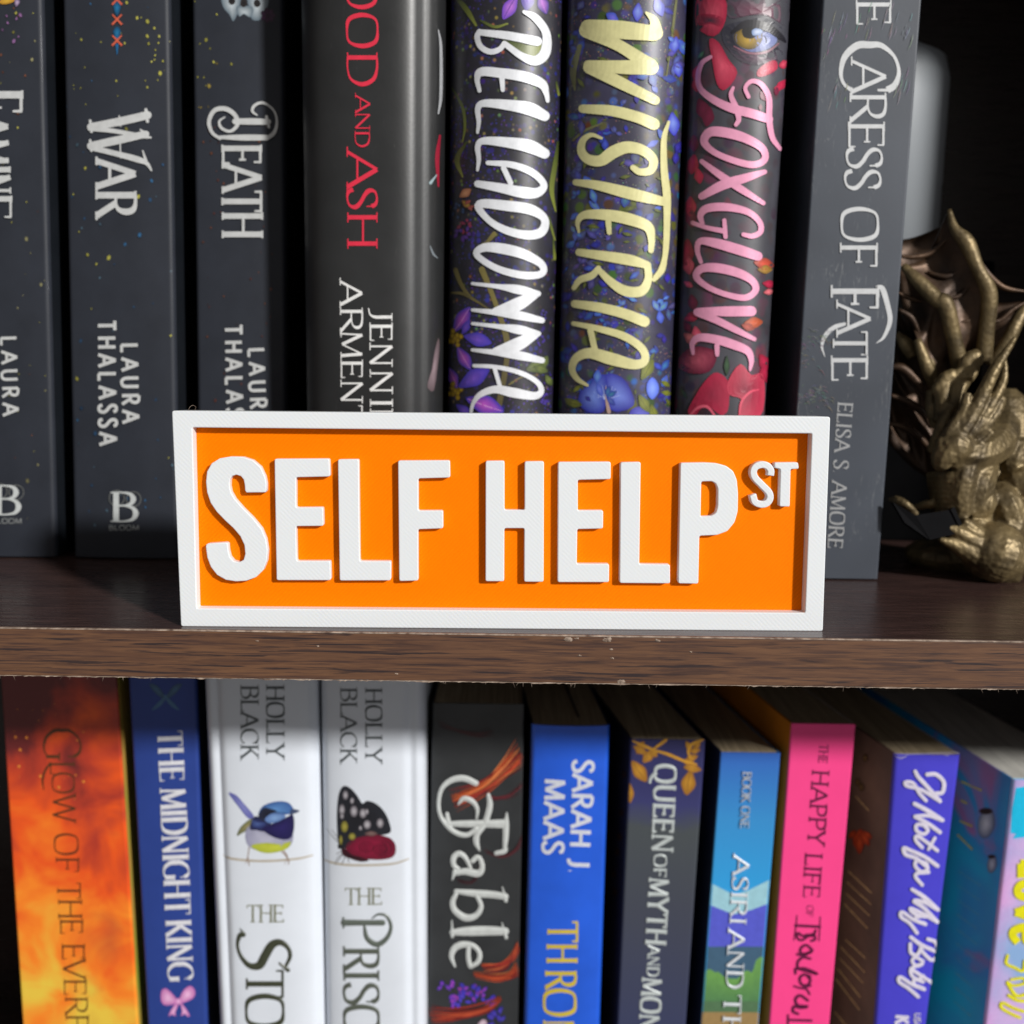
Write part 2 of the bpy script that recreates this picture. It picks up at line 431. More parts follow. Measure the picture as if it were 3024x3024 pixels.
# ------------------------------------------------------------------ lettering: pen strokes laid on a surface
GL = {
'A': (.80, "l 0,0 .40,1|s-;l .40,1 .80,0|-s;l .16,.34 .64,.34"),
'B': (.66, "l .1,0 .1,1|ss;c .1,1 .3,1 .5,.94 .58,.77 .5,.6 .3,.54 .1,.54;c .1,.54 .34,.54 .56,.46 .65,.27 .56,.07 .34,0 .1,0"),
'C': (.76, "c .74,.8 .66,.93 .46,1 .22,.92 .05,.7 .04,.5 .05,.28 .22,.07 .46,0 .64,.05 .75,.2|t-"),
'D': (.78, "l .1,0 .1,1|ss;c .1,1 .36,1 .62,.88 .74,.5 .62,.12 .36,0 .1,0"),
'E': (.60, "l .1,0 .1,1|ss;l .1,.98 .56,.98|-t;l .1,.52 .48,.52|-t;l .1,.02 .6,.02|-t"),
'F': (.56, "l .1,0 .1,1|ss;l .1,.98 .56,.98|-t;l .1,.5 .46,.5|-t"),
'G': (.80, "c .74,.82 .64,.95 .46,1 .22,.92 .05,.7 .04,.5 .05,.28 .22,.07 .46,0 .62,.03 .74,.1|t-;l .74,.06 .74,.42|-s"),
'H': (.80, "l .1,0 .1,1|ss;l .7,0 .7,1|ss;l .1,.52 .7,.52"),
'I': (.22, "l .11,0 .11,1|ss"),
'J': (.40, "c .3,1 .3,.6 .3,.25 .22,.02 .02,-.06|s-"),
'K': (.70, "l .1,0 .1,1|ss;l .12,.44 .6,1|-s;l .26,.58 .68,0|-s"),
'L': (.58, "l .1,0 .1,1|ss;l .1,.02 .58,.02|-t"),
'M': (.96, "l .1,0 .14,1|s-n;l .14,1 .48,.05;l .48,.05 .82,1|--n;l .82,1 .88,0|-s"),
'N': (.80, "l .1,0 .1,1|s-n;l .1,1 .7,0;l .7,0 .7,1|-sn"),
'O': (.84, "o .42,1 .7,.92 .8,.5 .7,.08 .42,0 .14,.08 .04,.5 .14,.92"),
'P': (.62, "l .1,0 .1,1|ss;c .1,1 .34,1 .54,.93 .6,.74 .52,.54 .34,.47 .1,.47"),
'Q': (.84, "o .42,1 .7,.92 .8,.5 .7,.08 .42,0 .14,.08 .04,.5 .14,.92;c .36,.08 .5,-.08 .7,-.22 .9,-.24"),
'R': (.70, "l .1,0 .1,1|ss;c .1,1 .34,1 .52,.93 .57,.75 .5,.57 .34,.5 .1,.5;l .32,.5 .68,0|-s"),
'S': (.56, "c .5,.82 .44,.95 .28,1 .1,.93 .07,.74 .2,.58 .38,.46 .52,.28 .46,.07 .26,0 .1,.05 .04,.2|t-"),
'T': (.70, "l .35,0 .35,1|s-;l .02,.98 .68,.98|tt"),
'U': (.76, "c .1,1 .1,.6 .12,.2 .26,.02 .4,0 .56,.04 .66,.2 .67,.6 .67,1|ss"),
'V': (.76, "l .02,1 .38,0|s-;l .38,0 .74,1|-s"),
'W': (1.1, "l .02,1 .3,0|s-;l .3,0 .56,1;l .56,1 .82,0;l .82,0 1.08,1|-s"),
'X': (.74, "l .04,1 .7,0|ss;l .04,0 .7,1|ss"),
'Y': (.72, "l .02,1 .36,.48|s-;l .36,.48 .7,1|-s;l .36,.48 .36,0|-s"),
'Z': (.66, "l .04,.98 .6,.98|t-;l .6,.98 .06,.02;l .06,.02 .62,.02|-t"),
'.': (.16, "l .06,.03 .1,.03"),
'a': (.5, "o .24,.5 .08,.42 .03,.22 .1,.03 .24,0 .36,.12 .42,.3 .38,.45;c .42,.5 .38,.3 .38,.1 .44,0 .52,.06"),
'b': (.5, "l .08,0 .08,1;o .26,.5 .4,.42 .46,.24 .38,.05 .24,0 .12,.08 .08,.24 .12,.42"),
'd': (.5, "o .24,.5 .08,.42 .03,.22 .1,.03 .24,0 .36,.12 .42,.3 .38,.45;c .42,1 .4,.5 .38,.1 .46,0 .52,.06"),
'e': (.46, "c .05,.25 .4,.27 .38,.44 .24,.5 .08,.42 .03,.22 .12,.03 .26,0 .44,.1"),
'f': (.4, "c .42,.9 .36,1 .26,.92 .2,.6 .16,0 .1,-.3 .0,-.36 -.06,-.24 .06,-.06 .3,.06;l .02,.5 .36,.5"),
'g': (.5, "o .24,.5 .08,.42 .03,.22 .1,.03 .24,0 .36,.12 .42,.3 .38,.45;c .42,.5 .4,.1 .34,-.24 .16,-.36 .0,-.26"),
'i': (.2, "l .1,0 .1,.5;l .1,.7 .1,.72"),
'l': (.2, "l .1,0 .1,1"),
'm': (.74, "l .06,0 .06,.5;c .06,.3 .16,.48 .28,.46 .32,.3 .32,0;c .32,.3 .44,.48 .58,.46 .62,.3 .62,0"),
'n': (.48, "l .06,0 .06,.5;c .06,.3 .18,.48 .32,.46 .38,.3 .38,0"),
'o': (.46, "o .23,.5 .38,.42 .42,.25 .36,.05 .22,0 .08,.07 .03,.25 .08,.43"),
'r': (.38, "c .04,.4 .1,.5 .12,.3 .1,0;c .11,.28 .18,.44 .3,.5 .36,.44"),
's': (.38, "c .34,.42 .26,.5 .12,.46 .08,.34 .2,.24 .32,.14 .26,.02 .12,0 .03,.08"),
't': (.36, "c .16,.86 .13,.4 .14,.1 .22,0 .34,.08;l .0,.52 .32,.52"),
'u': (.48, "c .06,.5 .05,.2 .12,.02 .24,.02 .36,.16 .4,.5;c .4,.5 .38,.2 .4,.04 .5,.04"),
'v': (.42, "l .04,.5 .2,0;l .2,0 .38,.5"),
'w': (.66, "l .04,.5 .18,0;l .18,0 .32,.45;l .32,.45 .46,0;l .46,0 .6,.5"),
'y': (.48, "c .06,.5 .05,.2 .14,.03 .26,.06 .38,.3 .4,.5;c .4,.5 .34,.1 .22,-.26 .06,-.36 -.04,-.24 .1,-.06 .4,.06"),
' ': (.34, ""),
}
def parse(ch):
    w, s = GL[ch]; out = []
    for part in s.split(';'):
        if not part: continue
        body, _, fl = part.partition('|'); t = body.split()
        out.append((t[0], [tuple(float(q) for q in p.split(',')) for p in t[1:]], fl + '---'))
    return w, out

class Ink:
    """collects strokes and filled shapes lying on a surface; every shape sits a hair above the last"""
    def __init__(s, surf, lift=0.00006):
        s.surf, s.m, s.lift, s.k = surf, MB(), lift, 0
    def off(s):
        s.k += 1; return s.lift + 0.0000045 * (s.k % 60)
    def ribbon(s, pts, ws, c=(1, 1, 1), c2=None, seg=6, closed=False, ridge=0.0, ends=True):
        P = [(p[0], p[1], ws[min(i, len(ws) - 1)]) for i, p in enumerate(pts)]
        if len(P) == 2: seg = max(2, min(seg, 5))
        P = catmull(P, seg, closed)
        o = s.off(); m = s.m; rows = []
        n = len(P)
        for i, (x, y, w) in enumerate(P):
            if closed: a, b = P[(i - 1) % (n - 1)], P[(i + 1) % (n - 1)]
            else: a, b = P[max(0, i - 1)], P[min(n - 1, i + 1)]
            dx, dy = b[0] - a[0], b[1] - a[1]; L = math.hypot(dx, dy) or 1e-6
            nx, ny = -dy / L * w / 2, dx / L * w / 2
            cc = c if c2 is None else tuple(c[q] + (c2[q] - c[q]) * i / (n - 1) for q in range(3))
            r = [s.surf.hit(x + nx, y + ny, o), s.surf.hit(x, y, o + ridge), s.surf.hit(x - nx, y - ny, o)]
            rows.append([m.vert(q, cc) for q in r])
        for i in range(n - 1):
            for k in range(2): m.face(rows[i][k], rows[i][k + 1], rows[i + 1][k + 1], rows[i + 1][k])
        if ends and not closed:
            for (i, j, sg) in ((0, 1, -1), (n - 1, n - 2, -1)):
                x, y, w = P[i]; dx, dy = x - P[j][0], y - P[j][1]; L = math.hypot(dx, dy) or 1e-6
                dx, dy = dx / L, dy / L; cc = c if (c2 is None or i == 0) else c2
                prev = None; ctr = rows[i][1]
                for q in range(7):
                    t = -math.pi / 2 + math.pi * q / 6
                    X = x + (math.cos(t) * dx - math.sin(t) * dy) * w / 2; Y = y + (math.cos(t) * dy + math.sin(t) * dx) * w / 2
                    v = m.vert(s.surf.hit(X, Y, o), cc)
                    if prev is not None: m.face(ctr, prev, v)
                    prev = v
    def blob(s, pts, c, rim=None, smooth=4, ctr=None, rings=2):
        P = catmull(pts, smooth, True)[:-1] if smooth else list(pts)
        cx, cy = ctr or (sum(p[0] for p in P) / len(P), sum(p[1] for p in P) / len(P))
        o = s.off(); rim = rim or c; m = s.m
        cv = m.vert(s.surf.hit(cx, cy, o), c); last = None
        for r in range(1, rings + 1):
            t = r / rings; cc = tuple(c[q] + (rim[q] - c[q]) * t for q in range(3))
            cur = [m.vert(s.surf.hit(cx + (x - cx) * t, cy + (y - cy) * t, o), cc) for x, y in P]
            n = len(cur)
            for i in range(n):
                j = (i + 1) % n
                if last is None: m.face(cv, cur[i], cur[j])
                else: m.face(last[i], cur[i], cur[j], last[j])
            last = cur
    def band(s, top, bot, c, c2=None, n=16, rows=4):
        """a strip of flat print right across the spine; top and bot give (0..1 across, picture row)"""
        def f(L, t):
            for (a, y0), (b, y1) in zip(L, L[1:]):
                if t <= b: return y0 + (y1 - y0) * (t - a) / (b - a)
            return L[-1][1]
        def ex(line, y): (x0, y0), (x1, y1) = line; return x0 + (x1 - x0) * (y - y0) / (y1 - y0)
        o = s.off(); c2 = c2 or c; g = []
        for i in range(n + 1):
            t = .004 + .992 * i / n; r = []
            for j in range(rows + 1):
                v = j / rows; y = f(top, t) * (1 - v) + f(bot, t) * v; x = ex(s.surf.pl, y) * (1 - t) + ex(s.surf.pr, y) * t
                r.append(s.m.vert(s.surf.hit(x, y, o), tuple(a + (b - a) * v for a, b in zip(c, c2))))
            g.append(r)
        for i in range(n):
            for j in range(rows): s.m.face(g[i][j], g[i][j + 1], g[i + 1][j + 1], g[i + 1][j])
    def petal(s, x, y, ang, L, W, c0, c1, vein=None):
        """pointed petal or leaf from its root; ang in degrees, 0 = right, 90 = down"""
        a = math.radians(ang); ux, uy = math.cos(a), math.sin(a)
        def q(u, v): return (x + ux * u * L - uy * v * W, y + uy * u * L + ux * v * W)
        s.blob([q(0, 0), q(.25, .32), q(.55, .5), q(.85, .26), q(1, 0), q(.85, -.26), q(.55, -.5), q(.25, -.32)], c0, c1, 3, q(.45, 0))
        if vein: s.ribbon([q(.05, 0), q(.5, .03), q(.95, 0)], [W * .03, W * .06, W * .02], vein, ends=False, seg=3)
    def text(s, txt, P0, P1, H, c=(1, 1, 1), a=.16, b=.06, nib=15, serif=.16, track=.1, slant=0.0, ridge=0.0, roundends=False, hs=None):
        """txt fills the baseline P0..P1; cap height H (hs: height at the end)"""
        tot = 0; items = []
        for ch in txt:
            w, st = parse(ch); items.append((tot, st)); tot += w + track
        tot -= track
        hs = hs or H
        dx, dy = P1[0] - P0[0], P1[1] - P0[1]; Lp = math.hypot(dx, dy); ux, uy = dx / Lp, dy / Lp; kx = Lp / tot
        phi = math.radians(nib)
        def mp(u, v):
            t = u / tot; h = H + (hs - H) * t; U = (u) * kx + slant * v * h
            return (P0[0] + ux * U + uy * v * h, P0[1] + uy * U - ux * v * h)
        # note: "up" of the letters is to the right when the baseline runs down
        for x0, st in items:
            for kind, pts, fl in st:
                pp = [mp(x0 + p[0], p[1]) for p in pts]
                ws = []
                Q = pts
                for i in range(len(Q)):
                    if kind == 'o': A, B = Q[i - 1], Q[(i + 1) % len(Q)]
                    else: A, B = Q[max(0, i - 1)], Q[min(len(Q) - 1, i + 1)]
                    th = math.atan2((B[1] - A[1]) * H, (B[0] - A[0]) * kx)
                    w = math.sqrt((a * math.sin(th - phi)) ** 2 + (b * math.cos(th - phi)) ** 2) * H
                    if fl[2] == 'n': w *= 0.55 if serif else 1
                    ws.append(w)
                s.ribbon(pp, ws, c, seg=4, closed=(kind == 'o'), ridge=ridge, ends=roundends)
                if serif:
                    for e, i in ((fl[0], 0), (fl[1], len(pts) - 1)):
                        u, v = x0 + pts[i][0], pts[i][1]
                        if e == 's':
                            sw = (serif + a * .35) * H / kx
                            s.ribbon([mp(u - sw, v), mp(u + sw, v)], [b * H * .9], c, seg=2, ends=False, ridge=ridge)
                        elif e == 't':
                            sg = -1 if v > .5 and abs(v - .52) > .01 else 1
                            v0, v1 = (v + b * .4, v - .17) if v > .6 else ((v - b * .4, v + .17) if v < .4 else (v - .09, v + .09))
                            s.ribbon([mp(u, v0), mp(u, v1)], [b * H * 1.1, b * H * .8], c, seg=2, ends=False, ridge=ridge)
    def letters(s, lst, z, c=(1, 1, 1), **kw):
        """lst: (char, reading start, reading end, baseline x, cap x) in a zoomed view, reading downward"""
        for ch, y0, y1, xb, xc in lst:
            P0, P1, Q = z((xb, y0)), z((xb, y1)), z((xc, y0))
            s.text(ch, P0, P1, Q[0] - P0[0], c, **kw)
    def build(s, name, mat, parent, smooth=False):
        if not s.m.v: return None
        return s.m.build(name, mat, parent, smooth=smooth, fixn=False)

# ------------------------------------------------------------------ books
class Book:
    """an upright book; spine bounded by two lines measured on the plane y = Y and a bulge towards the viewer"""
    def __init__(s, kind, label, Y, left, right, ztop, zbot, depth=0.135, yaw=0.0, bulge=0.0, rc=0.0012, hard=False, grooves=(), pw=2.0):
        s.Y, s.depth, s.yaw, s.bulge, s.rc, s.grooves, s.pw, s.hard = Y, depth, yaw, bulge, rc, grooves, pw, hard
        a, b = [on_y(x, y, Y) for x, y in left]; s.l = (a.x, a.z, b.x, b.z)
        a, b = [on_y(x, y, Y) for x, y in right]; s.r = (a.x, a.z, b.x, b.z)
        if isinstance(ztop, tuple): ztop = on_y(ztop[0], ztop[1], Y).z
        s.z0, s.z1 = zbot, ztop
        xm = (s.xl(zbot) + s.xr(zbot)) / 2
        s.pl, s.pr = left, right
        s.w = s.xr((zbot + ztop) / 2) - s.xl((zbot + ztop) / 2)
        s.e = thing(kind, label, "book", (xm, Y, zbot), "books on the upper shelf" if zbot > -0.1 else "books on the lower shelf")
    def xl(s, z): return s.l[0] + (s.l[2] - s.l[0]) * (z - s.l[1]) / (s.l[3] - s.l[1])
    def xr(s, z): return s.r[0] + (s.r[2] - s.r[0]) * (z - s.r[1]) / (s.r[3] - s.r[1])
    def prof(s, t):
        t = min(1, max(0, t)); w = s.bulge * (1 - abs(2 * t - 1) ** s.pw)
        d = min(t, 1 - t) * s.w
        if d < s.rc: w -= s.rc - math.sqrt(max(0, s.rc ** 2 - (s.rc - d) ** 2))
        for (tt, dep, sg) in s.grooves: w -= dep * math.exp(-((t - tt) * s.w / sg) ** 2)
        return w
    def hit(s, px, py, off=0.0):
        Y = s.Y - off
        for _ in range(4):
            p = on_y(px, py, Y); t = (p.x - s.xl(p.z)) / (s.xr(p.z) - s.xl(p.z)); Y = s.Y - s.prof(t) - off
        p = on_y(px, py, Y)
        e = 0.0002
        a, b = s.xl(p.z) + e, s.xr(p.z) - e
        if p.x < a or p.x > b:
            p.x = min(max(p.x, a), b); t = (p.x - s.xl(p.z)) / (s.xr(p.z) - s.xl(p.z)); p.y = s.Y - s.prof(t) - off
        return p
    def P(s, t, z, y=None, off=0.0):
        x = s.xl(z) + (s.xr(z) - s.xl(z)) * t
        if y is None: y = s.Y - s.prof(t) - off
        else: x += s.yaw * (y - s.Y)
        return Vector((x, y, z))
    def spine(s, mat, th=0.0006, name="spine"):
        m = MB(); N = 40; R = 8
        ts = sorted(set([i / N for i in range(N + 1)] + [s.rc / s.w * k / 5 for k in range(6)] + [1 - s.rc / s.w * k / 5 for k in range(6)]))
        zs = [s.z0 + (s.z1 - s.z0) * j / R for j in range(R + 1)]
        fr = [[m.vert(s.P(t, z)) for t in ts] for z in zs]
        bk = [[m.vert(s.P(min(max(t, th / s.w), 1 - th / s.w), z, None, -th)) for t in ts] for z in (zs[0], zs[-1])]
        n = len(ts)
        for j in range(R):
            for i in range(n - 1): m.face(fr[j][i], fr[j][i + 1], fr[j + 1][i + 1], fr[j + 1][i])
        for i in range(n - 1):
            m.face(fr[R][i], fr[R][i + 1], bk[1][i + 1], bk[1][i]); m.face(fr[0][i + 1], fr[0][i], bk[0][i], bk[0][i + 1])
            m.face(bk[0][i + 1], bk[0][i], bk[1][i], bk[1][i + 1])
        o = m.build(name, mat, s.e, smooth=True, fixn=False)
        me = o.data
        bm = bmesh.new(); bm.from_mesh(me); bmesh.ops.recalc_face_normals(bm, faces=bm.faces)
        for ed in bm.edges:
            if len(ed.link_faces) == 2 and ed.calc_face_angle(0) > 0.9: ed.smooth = False
        bm.to_mesh(me); bm.free()
        return o
    def covers(s, lm, rm, th=0.0006):
        if s.hard: th = 0.0024
        y0, y1 = s.Y + s.rc * 0.9, s.Y + s.depth
        for side, mat, nm in ((0, lm, "back_cover"), (1, rm, "front_cover")):
            m = MB(); q = []
            t0, t1 = (0, th / s.w) if side == 0 else (1 - th / s.w, 1)
            P = [s.P(t, z, y) for t in (t0, t1) for y in (y0, y1) for z in (s.z0, s.z1)]
            m.hexa(P); m.build(nm, mat, s.e, bevel=0.0003 if s.hard else 0.00012)
    def pages(s, mat=None, inset=None, front=0.0012):
        mat = mat or PAGES
        ins = inset if inset is not None else (0.003 if s.hard else 0.00015)
        th = 0.0025 if s.hard else 0.0007
        m = MB(); a = th / s.w
        y0, y1 = s.Y + front, s.Y + s.depth - (0.004 if s.hard else 0.0004)
        # gently rounded head of the block, following the spine
        N = 10; rows = []
        for i in range(N + 1):
            t = a + (1 - 2 * a) * i / N
            yy = max(s.Y - s.prof(t) + 0.0016, s.Y - s.bulge + 0.0016) if front < 0.01 else y0
            rows.append([m.vert(s.P(t, s.z0 + ins, yy) if False else Vector((s.xl(s.z0 + ins) + (s.xr(s.z0 + ins) - s.xl(s.z0 + ins)) * t, yy, s.z0 + ins))),
                         m.vert(Vector((s.xl(s.z1 - ins) + (s.xr(s.z1 - ins) - s.xl(s.z1 - ins)) * t, yy, s.z1 - ins))),
                         m.vert(s.P(t, s.z1 - ins, y1)), m.vert(s.P(t, s.z0 + ins, y1))])
        for i in range(N):
            for k in range(4): m.face(rows[i][k], rows[i][(k + 1) % 4], rows[i + 1][(k + 1) % 4], rows[i + 1][k])
        m.face(*rows[0]); m.face(*rows[N][::-1])
        return m.build("page_block", mat, s.e)
    def make(s, sm, lm=None, rm=None, pm=None):
        s.spine(sm); s.covers(lm or sm, rm or lm or sm); s.pages(pm); return s
    def leftside(s):
        """surface of the left-hand cover, for print on it"""
        z = (s.z0 + s.z1) / 2
        a, b = s.P(0, z, s.Y), s.P(0, z, s.Y + s.depth); u = s.P(0, s.z1, s.Y) - s.P(0, s.z0, s.Y)
        n = (b - a).cross(u)
        if n.x > 0: n = -n
        return Plane(a, n)
W_ = (0.86, 0.86, 0.85)
# ------------------------------------------------------------------ upper shelf
ZT = 0.206
M_BLK = paper_mat("matte_black_cover", (37, 41, 50), 0.55, 0.4, mottle=0.15)
M_BLKS = paper_mat("matte_black_cover_side", (24, 28, 34), 0.45, 0.45)
def specks(ink, n, x0, x1, y0, y1, cols, seed, slope=0.02, r=(2.5, 8)):
    rnd = random.Random(seed)
    for _ in range(n):
        y = rnd.uniform(y0, y1); x = rnd.uniform(x0, x1) + (y) * slope
        R = rnd.uniform(*r) * rnd.choice((0.5, 0.6, 0.8, 1.0)); c = lin(rnd.choice(cols)); k = rnd.uniform(0.35, 1.0); c = tuple(v * k for v in c)
        a = rnd.uniform(-.6, .6)
        pts = [(x + R * math.cos(t) * .75 + R * math.sin(t) * a * .4, y + R * math.sin(t)) for t in [q * math.pi / 3 for q in range(6)]]
        ink.blob(pts, c, tuple(v * .5 for v in c), 1, rings=1)
YEL, BLU, ORA, PUR = (205, 200, 90), (60, 120, 170), (150, 90, 60), (170, 120, 180)
GREYW = lin((206, 208, 208))
za, zb = zc(0, 0, 900), zc(0, 800, 900)
def wm(ink, z, x, y, s=1.0):
    """the publisher's B in overlapping rings with its name under it"""
    c = lin((205, 210, 210)); d = tuple(v * .22 for v in c)
    for (cx, cy, r) in ((x - 45, y - 55, 48), (x + 62, y - 48, 46)):
        P = [z((cx + r * math.cos(t), cy + r * math.sin(t))) for t in [q * math.pi / 6 for q in range(12)]]
        ink.ribbon(P, [3.2], d, closed=True, seg=2)
    p0, p1, q = z((x - 72, y + 92)), z((x + 78, y + 92)), z((x, y - 90))
    ink.text("B", p0, p1, p0[1] - q[1], c, a=.2, b=.05, nib=0, serif=.12)
    p0, p1 = z((x - 95, y + 148)), z((x + 97, y + 148))
    ink.text("BLOOM", p0, p1, 14, tuple(v * .55 for v in c), a=.16, b=.14, nib=0, serif=0, track=.12)

# 1 far left, cut by the frame
f1 = Book("paperback_book", "black paperback with cut-off white title at the far left of the upper shelf", 0.086, ((-195, 0), (-160, 1500)), ((125, 0), (163, 1500)), ZT, 0.0006, bulge=0.0008, rc=0.0016)
f1.make(M_BLK, M_BLKS)
k = Ink(f1); specks(k, 40, -5, 118, 0, 1560, [YEL, (170, 165, 120), ORA], 11); specks(k, 10, -5, 60, 0, 200, [PUR, YEL], 12, r=(5, 10))
k.blob([za(p) for p in [(0, -6), (50, -20), (95, -10), (85, 12), (40, 26), (0, 22)]], lin((214, 170, 60)), lin((180, 130, 40)), 2)
k.blob([za(p) for p in [(90, 5), (110, -10), (128, 8), (118, 30), (100, 44)]], lin((190, 170, 200)), lin((90, 70, 100)), 2)
for P in ([(265, 245), (300, 250), (355, 285)], [(280, 1000), (318, 1050), (330, 1110)], [(258, 100), (262, 300), (270, 520)], [(300, 1780), (310, 1840), (330, 1880)]): k.ribbon([za(p) for p in P], [.6, 1.3, .5], lin((112, 114, 124)), seg=3)
k.build("spine_print", PRINT, f1.e)
k = Ink(f1, 0.0004)
kw = dict(a=.15, b=.055, nib=12, serif=.035)
k.letters([('F', 578, 705, -175, 140), ('A', 735, 868, -175, 50), ('M', 880, 1040, -172, 55), ('I', 1052, 1098, -168, 62), ('N', 1108, 1222, -166, 65), ('E', 1236, 1385, -160, 72)], za, GREYW, **kw)
k.build("title_lettering", FOIL, f1.e)
k = Ink(f1, 0.0004)
k.text("LAURA", zb((5, 418)), zb((18, 916)), 46, GREYW, a=.19, b=.17, nib=0, serif=0, track=.42, hs=47); k.build("author_lettering", FOIL, f1.e)
k = Ink(f1, 0.0004); wm(k, zb, 42, 1452); k.build("publisher_mark", FOIL, f1.e)

# 2 second
f2 = Book("paperback_book", "black paperback with three-letter white title and a blue plait above it", 0.0865, ((183, 0), (214, 1500)), ((501, 0), (526, 1500)), ZT, 0.0006, bulge=0.0010, rc=0.0016)
f2.make(M_BLK, M_BLKS)
k = Ink(f2); specks(k, 26, 190, 500, 0, 320, [YEL, YEL, BLU], 21); specks(k, 60, 190, 495, 350, 1560, [BLU, (50, 90, 130), (90, 120, 140), YEL], 22, r=(3, 9))
specks(k, 10, 430, 480, 60, 190, [YEL, (225, 220, 110)], 23, r=(5, 9))
for i, y in enumerate((30, 190)):
    k.blob([za(p) for p in [(742, y - 25), (768, y + 10), (742, y + 75), (716, y + 10)]], lin((30, 120, 170)), lin((15, 60, 90)), 2)
for y in (-5, 122, 255):
    for sg in (-1, 1): k.ribbon([za((742 - 28 * sg, y - 28)), za((742 + 28 * sg, y + 30))], [4, 6, 4], lin((210, 96, 70)))
k.ribbon([za((742, 285)), za((742, 345))], [9, 2], lin((30, 100, 150)))
k.build("spine_print", PRINT, f2.e)
k = Ink(f2, 0.0004)
k.letters([('A', 1020, 1182, 612, 858), ('R', 1215, 1372, 612, 858)], za, GREYW, a=.17, b=.07, nib=14, serif=.05)
for pts, w in (([(575, 805), (760, 770), (935, 730)], (22, 24, 24)), ([(570, 815), (720, 830), (895, 862), (955, 872)], (14, 13, 12, 6)), ([(575, 925), (740, 890), (925, 850)], (22, 24, 20)), ([(575, 935), (740, 975), (870, 1010), (930, 1035), (960, 1080)], (16, 16, 18, 12, 5)),
               ([(572, 765), (580, 835)], (8, 8)), ([(572, 890), (580, 955)], (8, 8)), ([(925, 695), (935, 770)], (9, 9)), ([(890, 822), (925, 850)], (5, 12)), ([(905, 955), (925, 1020)], (4, 9)), ([(755, 735), (765, 800)], (4, 4)), ([(760, 865), (765, 1000)], (4, 4))):
    k.ribbon([za(p) for p in pts], w, GREYW, seg=5)
k.build("title_lettering", FOIL, f2.e)
k = Ink(f2, 0.0004)
k.text("THALASSA", zb((620, 315)), zb((630, 1102)), 51, GREYW, a=.2, b=.18, nib=0, serif=0, track=.42, hs=52)
k.text("LAURA", zb((768, 462)), zb((776, 962)), 49, GREYW, a=.2, b=.18, nib=0, serif=0, track=.42, hs=50)
k.build("author_lettering", FOIL, f2.e)
k = Ink(f2, 0.0004); wm(k, zb, 785, 1495); k.build("publisher_mark", FOIL, f2.e)

# 3 third
f3 = Book("paperback_book", "black paperback with swirling-initial title partly in shade, left of the dark gap", 0.089, ((565, 0), (585, 1500)), ((838, 0), (850, 1500)), ZT, 0.0006, bulge=0.0008, rc=0.0016)
f3.make(M_BLK, M_BLKS)
k = Ink(f3); specks(k, 16, 560, 700, 0, 320, [YEL, (170, 150, 70)], 31); specks(k, 44, 565, 790, 350, 1200, [ORA, (110, 60, 50)], 32, r=(3, 8))
# bleached bone and dark flower at the head
bone = lin((196, 206, 212)); bd = lin((96, 112, 124))
for P in ([(1410, -40), (1520, -40), (1515, 60), (1480, 135), (1455, 95), (1412, 40)], [(1570, -40), (1690, -40), (1700, 30), (1660, 120), (1600, 125), (1580, 60)], [(1500, 40), (1600, 45), (1590, 110), (1545, 90), (1515, 105)]):
    k.blob([za(p) for p in P], bone, bd, 3)
for (x, y) in ((1470, 5), (1630, 20), (1545, 20)): k.blob([za((x + 22 * math.cos(t), y + 26 * math.sin(t))) for t in range(0, 6)], lin((20, 22, 26)), lin((46, 40, 40)), 2)
for i in range(7):
    a = i * 51; k.petal(*za((1700, 98)), a, 24, 18, lin((70, 24, 72)), lin((34, 12, 36)))
k.build("spine_print", PRINT, f3.e)
k = Ink(f3, 0.0004)
k.letters([('E', 922, 1035, 1410, 1655), ('A', 1045, 1205, 1412, 1658), ('T', 1212, 1342, 1410, 1660), ('H', 1350, 1505, 1412, 1662)], za, GREYW, a=.145, b=.06, nib=12, serif=.045)
for pts, w in (([(1490, 770), (1600, 770), (1700, 772)], (17, 19, 17)), ([(1395, 870), (1550, 872), (1690, 872)], (10, 18, 16)), ([(1690, 738), (1705, 805)], (8, 8)),
               ([(1395, 878), (1345, 840), (1325, 770), (1360, 700), (1430, 690), (1490, 730), (1505, 790), (1460, 832), (1405, 812), (1390, 770), (1425, 742)], (9, 10, 12, 13, 14, 13, 12, 9, 9, 7, 4)),
               ([(1690, 878), (1738, 840), (1755, 770), (1735, 700), (1670, 652), (1615, 668), (1600, 705), (1630, 730)], (12, 11, 7, 6, 8, 9, 8, 4))):
    k.ribbon([za(p) for p in pts], w, GREYW, seg=5)
k.build("title_lettering", FOIL, f3.e)
k = Ink(f3, 0.0004)
k.text("THALASSA", zb((1425, 342)), zb((1440, 1128)), 49, GREYW, a=.2, b=.18, nib=0, serif=0, track=.42, hs=50)
k.text("LAURA", zb((1574, 492)), zb((1590, 985)), 47, GREYW, a=.2, b=.18, nib=0, serif=0, track=.42, hs=48)
k.build("author_lettering", FOIL, f3.e)

